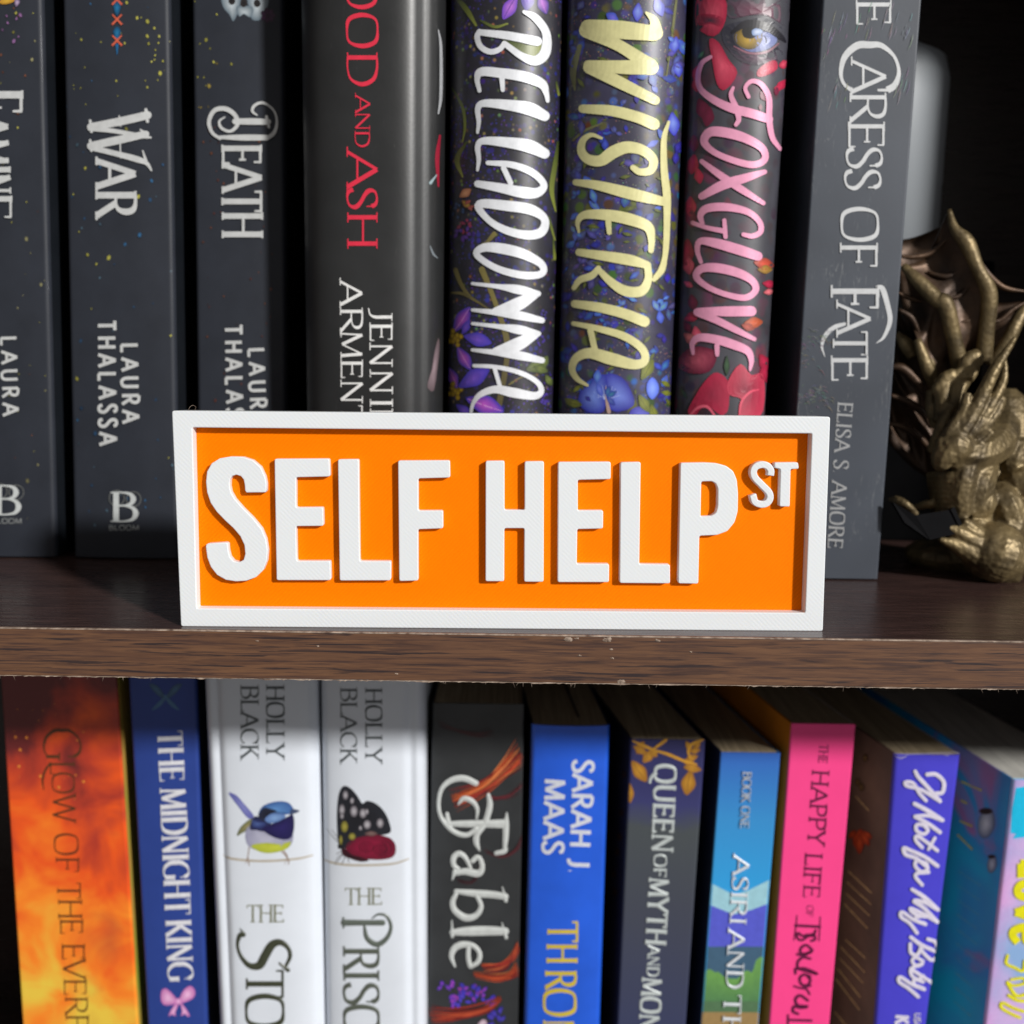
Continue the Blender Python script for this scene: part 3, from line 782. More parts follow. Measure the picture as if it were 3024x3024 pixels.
# 4 charcoal jacketed hardback
M_CHAR = paper_mat("charcoal_glossy_jacket", (33, 34, 35), 0.40, 0.6, coat=0.0, coatr=0.3, mottle=0.2, wear=0.2, scratch=0.05)
f4 = Book("hardcover_book", "charcoal glossy hardback with red title and white author capitals on its rounded spine", 0.073, ((886, 0), (903, 1220)), ((1314, 0), (1304, 1220)), ZT + 0.012, 0.0006, bulge=0.0095, rc=0.002, hard=True, grooves=((0.86, 0.0007, 0.0016),), pw=3.8)
f4.make(M_CHAR, M_CHAR)
RED = lin((226, 44, 72)); z3 = zc(800, 0, 900); z7 = zc(800, 700, 700)
k = Ink(f4, 0.0001); kw = dict(a=.155, b=.045, nib=18, serif=.12)
k.letters([('O', -170, 56, 482, 668), ('O', 84, 302, 482, 676), ('D', 338, 545, 486, 672), ('A', 962, 1186, 484, 672), ('S', 1192, 1322, 484, 672), ('H', 1350, 1572, 488, 672)], z3, RED, **kw)
k.letters([('A', 605, 712, 536, 628), ('N', 712, 826, 536, 626), ('D', 832, 932, 534, 624)], z3, RED, **kw)
k.build("title_lettering", PRINT_GLOSS, f4.e)
k = Ink(f4, 0.0001); kw = dict(a=.15, b=.05, nib=18, serif=.12)
k.letters([('A', 362, 552, 565, 742), ('R', 578, 775, 568, 744), ('M', 765, 985, 572, 744), ('E', 1005, 1145, 572, 746), ('N', 1170, 1350, 572, 746), ('T', 1372, 1530, 578, 746), ('R', 1545, 1700, 578, 746)], z7, W_, **kw)
k.letters([('J', 575, 678, 806, 986), ('E', 705, 842, 808, 988), ('N', 868, 1050, 808, 988), ('N', 1088, 1272, 810, 990), ('I', 1312, 1392, 812, 990), ('F', 1405, 1540, 812, 990)], z7, W_, **kw)
k.build("author_lettering", PRINT_GLOSS, f4.e)
for P, w, c in (([(1062, 190), (1078, 300), (1078, 600), (1062, 720)], (3, 8, 9, 4), (170, 172, 176)), ([(1072, 860), (1055, 1000), (1062, 1180)], (6, 13, 5), (150, 24, 50)), ([(1050, 1110), (1012, 1160)], (3, 9), (150, 170, 176)), ([(1010, 1560), (1030, 1610), (1056, 1635)], (3, 6, 3), (120, 128, 134))):
    k = Ink(f4, 0.0001); k.ribbon([z3(p) for p in P], w, lin(c)); k.build("jacket_flourish", PRINT_GLOSS, f4.e)
k = Ink(f4, 0.0001)
k.blob([z7(p) for p in [(1365, 820), (1375, 900), (1360, 1060), (1330, 1250), (1290, 1245), (1275, 1200), (1310, 1080), (1330, 950)]], lin((150, 130, 136)), lin((92, 78, 82)), 2)
k.build("jacket_flourish", PRINT_GLOSS, f4.e)

# floral trio: ground with clustered specks
def floral_mat(name, ground, specs, rough=0.34):
    m = NT(name); v = m.coord(); base = lin(ground)
    g = m.noise(v, 55, 3, 0.6, 0.5)
    col_ = m.ramp(g, [(0.3, tuple(x * .6 for x in base)), (0.7, tuple(x * 1.5 for x in base))])
    for i, (c, sc_, th, cl, soft) in enumerate(specs):
        vo = m.n("ShaderNodeTexVoronoi"); vo.inputs['Scale'].default_value = sc_; mp = m.coord((1, 1, 1.0), (0, 0, i * 1.3)); m.l(mp, vo.inputs['Vector'])
        dots = m.ramp(vo.outputs['Distance'], [(th, (1, 1, 1)), (th + .16, (0, 0, 0))])
        cn = m.noise(m.coord((1, 1, 1), (i, i * .7, 0)), cl, 3, .6); mask = m.ramp(cn, [(0.47, (0, 0, 0)), (0.47 + soft, (1, 1, 1))])
        f = m.mix(1.0, dots, mask, 'MULTIPLY')
        vary = m.mix(0.8, (1, 1, 1), vo.outputs['Color'], 'MULTIPLY')
        col_ = m.mix(f, col_, m.mix(1.0, lin(c), vary, 'MULTIPLY'))
    m.base(col_)
    m.set(rough=rough + .06, spec=0.6); m.bump(m.noise(v, 800, 3), 0.2, 0.00005)
    return m.m
def flower(k, z, x, y, R, petals, c0, c1, vein=None, ctr=None, wid=.5):
    for a, f in petals: k.petal(*z((x, y)), a, R * f, R * f * wid, c0, c1, vein)
    if ctr:
        for q in range(9):
            a = q * 0.7; r = R * .13
            p = z((x + r * math.cos(a), y + r * math.sin(a)))
            k.blob([(p[0] + R * .035 * math.cos(t), p[1] + R * .035 * math.sin(t)) for t in range(6)], ctr, tuple(v * .4 for v in ctr), 0, rings=1)
PV, PVD, PVL = lin((110, 66, 190)), lin((56, 40, 140)), lin((196, 120, 216))
GRN, GRND = lin((130, 138, 60)), lin((62, 74, 34))

# 5 dark violet floral
M_F5 = floral_mat("violet_floral_jacket", (34, 33, 42), [((84, 66, 170), 900, .18, 45, .1), ((60, 50, 140), 500, .3, 60, .14), ((150, 140, 90), 420, .12, 80, .06)])
f5 = Book("hardcover_book", "rounded dark hardback with violet flowers and big white brush lettering", 0.076, ((1330, 0), (1322, 1220)), ((1662, 0), (1633, 1220)), ZT + 0.012, 0.0006, bulge=0.0085, rc=0.002, hard=True, pw=2.4)
f5.make(M_F5, M_F5)
k = Ink(f5, 0.00008); zw = zc(1300, 600, 700); rnd = random.Random(5)
k.petal(*z3((1560, -30)), 120, 82, 40, PVL, PV, PVD); k.petal(*z3((1700, -40)), 70, 64, 34, PVL, PVD, PVL); k.petal(*z3((1640, -60)), 100, 60, 40, PV, PVD)
for P, w in (([(1180, -10), (1240, 60), (1300, 160)], (10, 16, 7)), ([(1150, 560), (1215, 680), (1230, 800), (1215, 900)], (5, 9, 8, 3)), ([(1240, 900), (1180, 1010), (1215, 1120)], (6, 16, 5)), ([(1820, 900), (1800, 1050), (1780, 1200), (1805, 1340)], (6, 14, 14, 4)), ([(1810, 520), (1825, 600)], (5, 7)), ([(1760, 1380), (1800, 1520)], (10, 5)), ([(1790, 1520), (1800, 1640)], (4, 9)), ([(1330, 130), (1420, 170), (1500, 150)], (7, 9, 5)), ([(1500, 260), (1610, 330), (1700, 300)], (30, 44, 26))):
    k.ribbon([z3(p) for p in P], w, GRND, GRN)
for P, w in (([(125, 545), (170, 660), (240, 760), (330, 820), (420, 880)], (14, 12, 10, 6, 3)), ([(90, 730), (170, 735), (240, 765)], (5, 9, 8)), ([(340, 540), (430, 760), (500, 960), (545, 1130), (540, 1300), (480, 1640)], (18, 14, 16, 18, 16, 18)), ([(440, 250), (380, 320), (340, 330)], (14, 10, 5)), ([(560, 1480), (660, 1420), (800, 1400)], (4, 5, 3))):
    k.ribbon([zw(p) for p in P], w, lin((122, 112, 62)), lin((92, 84, 52)))
for (x, y, a, L) in ((700, 1360, -20, 70), (820, 1340, -60, 40), (860, 1400, 60, 36), (760, 1330, 20, 45)): k.petal(*zw((x, y)), a, L, L * .6, lin((120, 132, 70)), lin((70, 82, 46)), lin((60, 70, 40)))
k.petal(*z3((1195, 1250)), -35, 42, 26, lin((206, 150, 110)), lin((150, 96, 70))); k.petal(*z3((1210, 1270)), 40, 34, 20, lin((186, 150, 60)), lin((110, 70, 40)))
for (x, y, r, c) in ((210, 190, 18, (150, 60, 90)), (150, 60, 16, (60, 80, 120)), (240, 20, 14, (170, 90, 80)), (180, 240, 20, (96, 60, 150)), (440, 40, 12, (120, 80, 120)), (820, 1120, 12, (80, 60, 160)), (840, 900, 12, (70, 60, 140)), (850, 1600, 14, (80, 60, 160))):
    for q in range(7):
        a = q * 0.9 + x; p = zw((x + 26 * math.cos(a) * rnd.random() * 1.6, y + 30 * math.sin(a) * rnd.random() * 1.6))
        k.petal(p[0], p[1], a * 57, r * rnd.uniform(.6, 1.1), r * .6, lin(c), tuple(v * .5 for v in lin(c)))
c = (lin((196, 92, 200)), lin((66, 56, 176)))
for (cx, cy), P in (((150, 1100), [(245, 845, 110, 1050), (420, 1140, 190, 1080), (250, 1360, 140, 1170), (240, 950, 180, 1070)]), ((150, 1530), [(70, 1340, 140, 1510), (400, 1350, 150, 1500), (520, 1700, 210, 1590), (260, 1740, 130, 1640)])):
    for i, (tx, ty, sx, sy) in enumerate(P):
        a = math.degrees(math.atan2(ty - sy, tx - sx)); L = math.hypot(tx - sx, ty - sy) * 700 / 1932
        k.petal(*zw((sx, sy)), a, L, L * .48, c[0] if i % 2 == 0 else lin((120, 84, 200)), c[1], lin((210, 150, 220)) if i % 2 == 0 else None)
    for q in range(12):
        a = q * .55; p = zw((cx - 30 + 50 * math.cos(a) * (q % 3) / 2, cy + 60 * math.sin(a) * (q % 3) / 2))
        k.blob([(p[0] + 8 * math.cos(t), p[1] + 9 * math.sin(t)) for t in range(6)], lin((206, 176, 36)), lin((140, 110, 20)), 0, rings=1)
k.build("floral_print", PRINT_GLOSS, f5.e)
k = Ink(f5, 0.0004)
BW = (0.80, 0.82, 0.86); KK = 900 / 1932
def S(z, kk, items, c):
    for pts, ws, *cl in items:
        k.ribbon([z(p) for p in pts], [w * kk for w in ws], c, seg=7, closed=bool(cl))
E_ = ([(1322, 575), (1308, 500), (1335, 455), (1450, 462), (1600, 485), (1715, 530), (1745, 590), (1755, 640)], (25, 35, 55, 62, 68, 60, 36, 24)), ([(1465, 490), (1470, 570)], (35, 27))
L_ = [(1310, 840), (1318, 770), (1312, 690), (1350, 655), (1500, 665), (1640, 690), (1735, 735)], (18, 28, 36, 46, 66, 82, 66)
S(z3, KK, [([(1325, 205), (1500, 225), (1690, 262)], (38, 52, 58)), ([(1605, 75), (1680, 115), (1745, 210), (1740, 330), (1680, 385), (1590, 355), (1480, 275)], (22, 48, 52, 66, 60, 46, 34)), ([(1480, 275), (1450, 312), (1390, 328), (1330, 295), (1308, 235), (1322, 200)], (30, 34, 36, 36, 36, 34)), *E_, L_, ([(p[0], p[1] + 238) for p in L_[0]], L_[1]),
  ([(1375, 1032), (1530, 1045), (1660, 1095), (1730, 1170), (1690, 1220), (1600, 1220), (1450, 1190), (1310, 1165)], (28, 42, 46, 44, 60, 72, 58, 44)), ([(1475, 1065), (1520, 1160)], (34, 34)),
  ([(1320, 1295), (1500, 1305), (1650, 1330), (1735, 1390), (1715, 1470), (1620, 1490), (1480, 1455), (1370, 1385)], (52, 66, 66, 50, 58, 56, 48, 40), 1),
  ([(1305, 1615), (1350, 1570), (1460, 1575), (1600, 1610), (1715, 1675), (1715, 1735), (1600, 1745), (1430, 1700)], (40, 52, 66, 64, 48, 44, 48, 42), 1)], BW)
KW = 700 / 1932
N_ = [([(262, 655), (480, 680), (640, 705), (800, 738)], (25, 40, 75, 44)), ([(770, 745), (620, 830), (450, 882)], (70, 108, 62)), ([(262, 870), (450, 890), (640, 915), (830, 955)], (26, 48, 72, 48))]
S(zw, KW, N_ + [([(x, y + 326) for x, y in p], w) for p, w in N_] + [([(275, 1325), (450, 1335), (640, 1378), (780, 1450), (825, 1525), (770, 1570), (600, 1545), (450, 1518), (330, 1558), (270, 1630), (248, 1720)], (28, 34, 40, 42, 46, 62, 80, 62, 48, 32, 22)), ([(445, 1350), (492, 1510)], (34, 34))], BW)
k.build("title_lettering", FOIL, f5.e)

# 6 blue floral with cream letters
M_F6 = floral_mat("blue_floral_jacket", (52, 50, 72), [((66, 66, 180), 300, .26, 60, .14), ((74, 110, 190), 240, .2, 45, .12), ((190, 160, 140), 1100, .1, 70, .05), ((96, 104, 52), 240, .3, 50, .06)])
f6 = Book("hardcover_book", "rounded hardback crowded with blue flowers under big cream brush lettering", 0.075, ((1679, 0), (1650, 1220)), ((2031, 0), (1982, 1220)), ZT + 0.012, 0.0006, bulge=0.0085, rc=0.002, hard=True, pw=2.4)
f6.make(M_F6, M_F6)
k = Ink(f6, 0.00008); z6 = zc(1600, 0, 800); rnd = random.Random(6); D2 = 350 / 1932
blues = [(lin((84, 130, 215)), lin((40, 52, 150))), (lin((70, 70, 205)), lin((40, 36, 120))), (lin((110, 120, 190)), lin((60, 58, 120))), (lin((120, 168, 232)), lin((60, 84, 190)))]
for i in range(190):
    x, y = rnd.uniform(200, 1010), rnd.uniform(0, 2900); x -= y * .035
    if i % 3 == 0 and x > 300: continue
    c0, c1 = rnd.choice(blues); R = rnd.uniform(18, 44)
    for q in range(rnd.choice((1, 2, 3))): k.petal(*z6((x, y)), rnd.uniform(0, 360), R, R * rnd.uniform(.4, .7), tuple(v * rnd.uniform(.4, 1) for v in c0), c1)
for i in range(60):
    x, y = rnd.uniform(215, 1000), rnd.uniform(0, 2900); x -= y * .035
    R = rnd.uniform(16, 40); k.petal(*z6((x, y)), rnd.uniform(0, 360), R, R * .35, lin((118, 124, 54)), lin((66, 76, 34)), lin((56, 64, 30)))
for P, w in (([(960, 0), (945, 120), (925, 300), (890, 540)], (6, 8, 6, 4)), ([(430, 880), (310, 930), (220, 1000)], (4, 8, 5)), ([(270, 330), (225, 500), (235, 640)], (14, 20, 6))): k.ribbon([z6(p) for p in P], w, lin((110, 112, 70)))
for (x, y, a, L) in ((690, 20, 95, 55), (810, -20, 70, 60), (930, 800, 85, 70), (960, 260, 100, 50), (960, 430, 80, 50)): k.petal(*z6((x, y)), a, L, L * .55, lin((128, 150, 230)), lin((58, 58, 190)))
# big blossom at the foot
for P, c0, c1 in (([(1350, 1400), (1480, 1420), (1560, 1540), (1580, 1640), (1500, 1690), (1400, 1690), (1350, 1600)], lin((120, 140, 226)), lin((48, 50, 160))), ([(1350, 1400), (1220, 1440), (1140, 1540), (1130, 1640), (1220, 1710), (1330, 1700), (1350, 1600)], lin((120, 146, 230)), lin((46, 50, 160))), ([(1560, 1680), (1660, 1660), (1740, 1730), (1640, 1790), (1540, 1760)], lin((90, 96, 200)), lin((60, 56, 170)))):
    k.blob([zw(p) for p in P], c0, c1, 3, rings=4)
for a in range(-70, 80, 14): k.ribbon([zw((1350 + 8 * math.sin(math.radians(a)), 1600)), zw((1350 + 120 * math.sin(math.radians(a)), 1610 - 130 * math.cos(math.radians(a))))], (2.2, 1), lin((176, 190, 236)), ends=False, seg=2)
k.ribbon([zw((1350, 1500)), zw((1355, 1600)), zw((1375, 1700))], (3, 7, 12), lin((176, 150, 140)))
k.blob([zw(p) for p in [(1730, 1420), (1775, 1470), (1780, 1540), (1730, 1600), (1688, 1550), (1685, 1470)]], lin((140, 170, 250)), lin((84, 110, 226)), 3)
for (x, y, a, L) in ((1800, 1450, 30, 30), (1800, 1540, 10, 32), (1620, 1560, 60, 60), (1640, 1440, -60, 70), (1010, 1590, 30, 44), (1020, 1620, 10, 50), (1720, 1640, 75, 50), (1080, 1540, -40, 30)): k.petal(*zw((x, y)), a, L, L * .5, lin((140, 144, 50)), lin((96, 104, 36)), lin((70, 78, 30)))
k.build("floral_print", PRINT_GLOSS, f6.e)
k = Ink(f6, 0.0004); CR = lin((222, 217, 158)); K6 = 800 / 1932
S(z6, K6, [([(745, 90), (800, 145), (815, 235)], (18, 60, 100)), ([(800, 238), (560, 212), (330, 195)], (108, 130, 112)), ([(320, 215), (560, 330), (775, 470)], (110, 84, 104)), ([(780, 480), (560, 478), (330, 462)], (108, 96, 66)), ([(340, 480), (580, 600), (810, 715)], (92, 84, 66)),
  ([(290, 775), (500, 790), (680, 835), (800, 885)], (60, 76, 80, 84)),
  ([(425, 985), (355, 962), (295, 1000), (282, 1075), (330, 1135), (420, 1145), (510, 1085), (610, 1050), (720, 1072), (795, 1140), (775, 1215), (700, 1225), (650, 1195)], (20, 30, 48, 60, 70, 80, 90, 84, 74, 66, 58, 50, 40)),
  ([(240, 1300), (400, 1322), (650, 1385), (880, 1440)], (44, 66, 84, 60)),
  ([(905, 870), (872, 990), (872, 1200), (892, 1400), (892, 1600), (880, 1800), (862, 1925), (800, 1995)], (20, 40, 50, 56, 46, 36, 34, 30))], CR)
S(zw, KW, [([(1850, -60), (1852, 200), (1835, 420), (1800, 540), (1755, 608)], (44, 44, 44, 44, 46)),
  ([(1130, 235), (1122, 150), (1180, 95), (1350, 95), (1540, 130), (1690, 190), (1722, 290), (1718, 385)], (20, 42, 66, 88, 96, 84, 58, 46)), ([(1370, 150), (1378, 240)], (48, 38)),
  ([(1130, 400), (1350, 432), (1550, 465), (1690, 505)], (58, 80, 88, 60)), ([(1690, 505), (1695, 620), (1640, 715), (1510, 715), (1390, 640), (1290, 540)], (56, 64, 82, 84, 66, 44)), ([(1290, 530), (1235, 590), (1140, 625), (1090, 690)], (44, 58, 54, 40)),
  ([(1095, 820), (1300, 850), (1500, 900), (1665, 965)], (62, 78, 84, 88)),
  ([(1085, 980), (1300, 1025), (1500, 1085), (1640, 1180), (1670, 1275), (1590, 1315), (1400, 1270), (1220, 1222), (1110, 1262), (1075, 1350), (1115, 1430), (1200, 1485)], (36, 52, 64, 64, 66, 78, 100, 86, 70, 56, 44, 22)), ([(1225, 1035), (1262, 1200)], (50, 50))], CR)
k.build("title_lettering", FOIL, f6.e)

# 7 pink lettering
M_F7 = floral_mat("grey_rose_jacket", (60, 60, 68), [((120, 60, 84), 160, .4, 40, .2), ((84, 50, 70), 260, .4, 60, .2)], 0.4)
f7 = Book("hardcover_book", "rounded grey hardback with painted eye, red bell flowers and pink brush lettering", 0.0735, ((2054, 0), (1997, 1220)), ((2338, 0), (2262, 1220)), ZT + 0.012, 0.0006, bulge=0.0065, rc=0.002, hard=True, pw=2.6)
f7.make(M_F7, M_F7)
k = Ink(f7, 0.00008); R0, R1, R2 = lin((232, 90, 116)), lin((178, 36, 70)), lin((110, 24, 56))
def B_(z, P, c0, c1, **kw): k.blob([z(p) for p in P], c0, c1, 3, rings=3, **kw)
B_(z6, [(1330, 0), (1700, 0), (1765, 60), (1750, 190), (1640, 120), (1480, 110), (1340, 130)], lin((120, 60, 84)), lin((70, 62, 74)))
B_(z6, [(1290, 200), (1420, 150), (1600, 130), (1740, 230), (1760, 360), (1600, 420), (1420, 400), (1310, 330)], lin((34, 34, 44)), lin((52, 52, 64)))
B_(z6, [(1320, 330), (1420, 380), (1560, 385), (1690, 350), (1740, 430), (1600, 470), (1420, 440)], lin((96, 60, 84)), lin((62, 56, 68)))
B_(z6, [(1390, 240), (1480, 215), (1580, 225), (1660, 245), (1675, 300), (1600, 355), (1490, 370), (1400, 320)], lin((150, 160, 214)), lin((104, 116, 170)))
B_(z6, [(1375, 250), (1420, 195), (1500, 180), (1565, 220), (1570, 290), (1520, 345), (1450, 350), (1390, 310)], lin((196, 160, 60)), lin((92, 76, 34)), ctr=z6((1470, 290)))
B_(z6, [(1430, 205), (1500, 190), (1540, 240), (1500, 275), (1440, 262)], lin((14, 14, 18)), lin((24, 22, 24)))
B_(z6, [(1500, 215), (1545, 198), (1575, 225), (1545, 250), (1505, 252)], lin((216, 226, 250)), lin((120, 150, 200)))
k.ribbon([z6(p) for p in [(1370, 330), (1480, 378), (1600, 372), (1690, 310)]], (3, 6, 6, 3), lin((150, 100, 116)))
k.ribbon([z6(p) for p in [(1360, 230), (1460, 170), (1600, 190), (1700, 260), (1740, 300)]], (10, 22, 24, 18, 5), lin((26, 24, 34)))
for P in ([(1110, -20), (1300, -20), (1310, 150), (1225, 260), (1100, 180)], [(1195, 280), (1260, 300), (1330, 420), (1395, 520), (1310, 640), (1250, 600), (1215, 430)], [(1540, 500), (1600, 450), (1665, 430), (1680, 490), (1600, 540), (1540, 545)], [(1690, 470), (1720, 430), (1755, 440), (1730, 490)]):
    B_(z6, P, R0, R1)
B_(z6, [(1110, 110), (1200, 100), (1290, 130), (1280, 190), (1200, 170), (1120, 180)], lin((60, 50, 66)), R1)
for (x, y, a, L, c) in ((1110, 470, 100, 44, R1), (1090, 560, 80, 40, R1), (1120, 700, 70, 70, R2), (1200, 760, 100, 60, R2), (1085, 960, 90, 50, R2), (1090, 1100, 100, 60, R1), (1110, 1200, 80, 46, R1), (1060, 1400, 90, 60, R1), (1050, 1480, 80, 60, R2), (1700, 600, 120, 30, R1), (1740, 570, 130, 40, R1), (1680, 620, 100, 26, R2), (1560, 650, 60, 34, R2), (1560, 740, 90, 20, R2)): k.petal(*z6((x, y)), a, L, L * .6, tuple(min(1, v * 1.4) for v in c), c)
z8 = zc(1900, 600, 700)
for (x, y, a, L, c) in ((360, 290, 95, 80, R1), (350, 420, 80, 60, R0), (330, 640, 30, 30, R0), (390, 740, 80, 50, R2), (330, 950, -20, 50, R1), (420, 1000, 80, 50, R0), (330, 1060, 40, 50, lin((220, 120, 120))), (330, 960, 60, 40, R2), (950, 1230, 60, 60, R1), (980, 1300, 80, 60, R1), (900, 480, 10, 60, lin((200, 80, 60))), (930, 540, 0, 44, lin((170, 130, 60))), (970, 650, 10, 40, R1), (980, 730, -10, 30, lin((220, 110, 120))), (820, 980, -5, 56, lin((200, 90, 50))), (800, 990, 20, 40, lin((176, 70, 50)))): k.petal(*z8((x, y)), a, L, L * .6, tuple(min(1, v * 1.3) for v in c), tuple(v * .6 for v in c))
B_(z8, [(290, 1260), (400, 1170), (560, 1190), (600, 1250), (540, 1370), (400, 1390), (290, 1340)], lin((190, 84, 106)), R2)
B_(z8, [(600, 1380), (690, 1450), (700, 1600), (650, 1730), (370, 1730), (430, 1560), (520, 1430)], lin((150, 40, 66)), R1)
B_(z8, [(430, 1740), (500, 1650), (590, 1700), (640, 1760), (440, 1790)], lin((40, 34, 44)), lin((60, 36, 46)))
B_(z8, [(790, 1310), (880, 1400), (970, 1390), (990, 1560), (950, 1740), (780, 1740), (800, 1600), (700, 1560), (690, 1450)], lin((140, 34, 60)), lin((196, 60, 86)))
k.ribbon([z8(p) for p in [(375, 1735), (440, 1670), (520, 1660), (590, 1740)]], (5, 8, 8, 5), lin((226, 96, 120)))
k.ribbon([z8(p) for p in [(780, 1740), (800, 1620), (870, 1540), (940, 1520)]], (5, 7, 7, 4), lin((222, 80, 106)))
for (x, y, a, L) in ((300, 1500, 60, 40), (260, 1640, 80, 40), (680, 1240, 90, 60)): k.petal(*z8((x, y)), a, L, L * .3, lin((66, 100, 66)), lin((40, 56, 44)))
k.petal(*z6((1110, 420)), -50, 30, 14, lin((90, 150, 110)), lin((50, 80, 60)))
k.build("floral_print", PRINT_GLOSS, f7.e)
k = Ink(f7, 0.0004); PK = lin((238, 162, 194))
S(z6, K6, [([(1205, 405), (1142, 450), (1115, 540), (1130, 630), (1215, 705), (1350, 770), (1500, 810), (1620, 850)], (26, 34, 38, 42, 52, 62, 66, 60)), ([(1475, 690), (1452, 625), (1500, 578), (1570, 605), (1620, 700), (1622, 850), (1645, 980), (1700, 1062)], (28, 28, 32, 38, 42, 44, 40, 28)), ([(1365, 625), (1350, 680), (1390, 780), (1405, 850), (1385, 890)], (22, 34, 44, 36, 28)),
  ([(1158, 1010), (1200, 942), (1310, 945), (1450, 985), (1570, 1055), (1590, 1135), (1510, 1175), (1370, 1145), (1230, 1085)], (56, 66, 72, 66, 54, 48, 50, 46, 44), 1),
  ([(1140, 1150), (1260, 1240), (1400, 1335), (1580, 1448)], (32, 50, 54, 32)), ([(1590, 1225), (1450, 1270), (1290, 1320), (1140, 1400)], (34, 62, 70, 50))], PK)
S(z8, KW, [([(815, 255), (890, 268), (955, 230), (945, 150), (850, 70), (680, 32), (520, 42), (465, 100), (482, 165)], (34, 42, 46, 46, 54, 66, 66, 52, 34)), ([(400, 160), (520, 200), (660, 228)], (36, 36, 44)), ([(660, 140), (670, 275)], (34, 36)),
  ([(470, 480), (440, 385), (465, 310), (600, 328), (780, 380), (935, 432)], (32, 42, 54, 78, 84, 74)),
  ([(432, 600), (480, 532), (620, 530), (790, 575), (895, 640), (912, 715), (830, 770), (680, 745), (530, 685)], (56, 66, 76, 72, 60, 54, 52, 46, 46), 1),
  ([(880, 880), (660, 882), (450, 878)], (84, 80, 50)), ([(440, 888), (600, 955), (750, 1030), (905, 1108)], (66, 60, 54, 34)),
  ([(405, 1225), (400, 1140), (460, 1095), (600, 1112), (740, 1155), (850, 1205), (880, 1280), (870, 1360)], (28, 46, 64, 72, 74, 62, 44, 20)), ([(600, 1160), (602, 1235)], (42, 34))], PK)
k.build("title_lettering", FOIL, f7.e)

# 8 leaning grey paperback
def smoke_mat():
    m = NT("smoky_grey_cover"); v = m.coord((120, 120, 26), (0, 0.28, 0)); v2 = m.coord()
    a = m.noise(v, 5, 8, .72, 2.2); b = m.noise(v2, 38, 3)
    f = m.mix(1.0, m.ramp(a, [(0.56, (0, 0, 0)), (0.70, (.55, .55, .55))]), m.ramp(b, [(0.5, (0, 0, 0)), (0.68, (1, 1, 1))]), 'MULTIPLY')
    g = m.ramp(m.noise(v2, 26, 2), [(0.35, lin((58, 63, 72))), (0.7, lin((72, 78, 88)))])
    m.base(m.mix(f, g, lin((196, 198, 194)))); m.set(rough=0.46, spec=0.4); m.bump(m.noise(v2, 700, 3), .25, 0.00005); return m.m
M_F8 = smoke_mat()
f8 = Book("paperback_book", "leaning slate grey paperback with thin silver serif title, beside the bronze dragon", 0.0690, ((2430, 0), (2351, 1220)), ((2722, 0), (2594, 1690)), ZT, 0.0005, bulge=0.0, rc=0.0006)
f8.make(M_F8, M_F8, M_F8)
z5b, z8b, z9 = zc(2224, 0, 800), zc(1900, 600, 700), zc(2324, 1000, 700)
k = Ink(f8, 0.00008); SV = lin((206, 208, 210)); kw = dict(a=.125, b=.05, nib=22, serif=.09, track=.05)
k.letters([('E', 5, 170, 738, 982), ('C', 302, 652, 626, 1040), ('A', 435, 655, 703, 946), ('R', 665, 868, 694, 944), ('E', 872, 1046, 682, 934), ('S', 1050, 1198, 668, 918), ('S', 1208, 1352, 656, 908), ('O', 1478, 1722, 632, 890), ('F', 1738, 1896, 625, 884)], z5b, SV, **kw)
k.letters([('F', 690, 850, 1535, 1915), ('A', 822, 1060, 1578, 1850), ('T', 1045, 1240, 1550, 1826), ('E', 1248, 1440, 1535, 1826)], z8b, SV, **kw)
for z, P, w in ((z8b, [(1640, 985), (1560, 1010), (1490, 1070), (1455, 1160), (1478, 1250)], (10, 13, 13, 8, 2)), (z8b, [(1905, 680), (1950, 700), (1990, 830), (2010, 960), (1960, 1090), (1900, 1140)], (8, 16, 15, 14, 9, 2)), (z5b, [(980, 612), (1005, 612), (1035, 540)], (8, 9, 4))):
    k.ribbon([z(p) for p in P], w, SV)
k.build("title_lettering", FOIL, f8.e)
k = Ink(f8, 0.00008)
k.text("ELISA S. AMORE", z9((418, 518)), z9((332, 1700)), 43, tuple(v * .62 for v in SV), a=.15, b=.07, nib=15, serif=.06, track=.12)
k.build("author_lettering", FOIL, f8.e)
k = Ink(f8, 0.00008); rnd = random.Random(9)
for (x, y, n) in ((1330, 1150, 26), (1320, 1290, 18), (1420, 1060, 18), (1340, 1560, 34), (1400, 1620, 20)):   # curls of smoke
    for i in range(n):
        X, Y = x + rnd.uniform(-90, 130), y + rnd.uniform(-70, 80); L = rnd.uniform(12, 60); a = rnd.uniform(-.4, 1.0)
        k.ribbon([z8b((X, Y)), z8b((X + L * .5, Y + L * a * .3 - 8)), z8b((X + L, Y + L * a))], (0.4, 1.6, .3), tuple(v * rnd.uniform(.3, .7) for v in lin((160, 160, 156))), seg=3, ends=False)
for (x, y) in ((620, 620), (560, 300), (620, 180), (800, 120), (1060, 560), (1000, 120), (1100, 160)):
    for i in range(9):
        X, Y = x + rnd.uniform(-60, 60), y + rnd.uniform(-110, 110); L = rnd.uniform(30, 110)
        k.ribbon([z5b((X, Y)), z5b((X - L * .12 + rnd.uniform(-4, 4), Y + L * .5)), z5b((X - L * .3, Y + L))], (0.4, 1.5, .3), tuple(v * rnd.uniform(.3, .8) for v in lin((186, 188, 188))), seg=3, ends=False)
k.build("spine_print", PRINT_MATTE, f8.e)
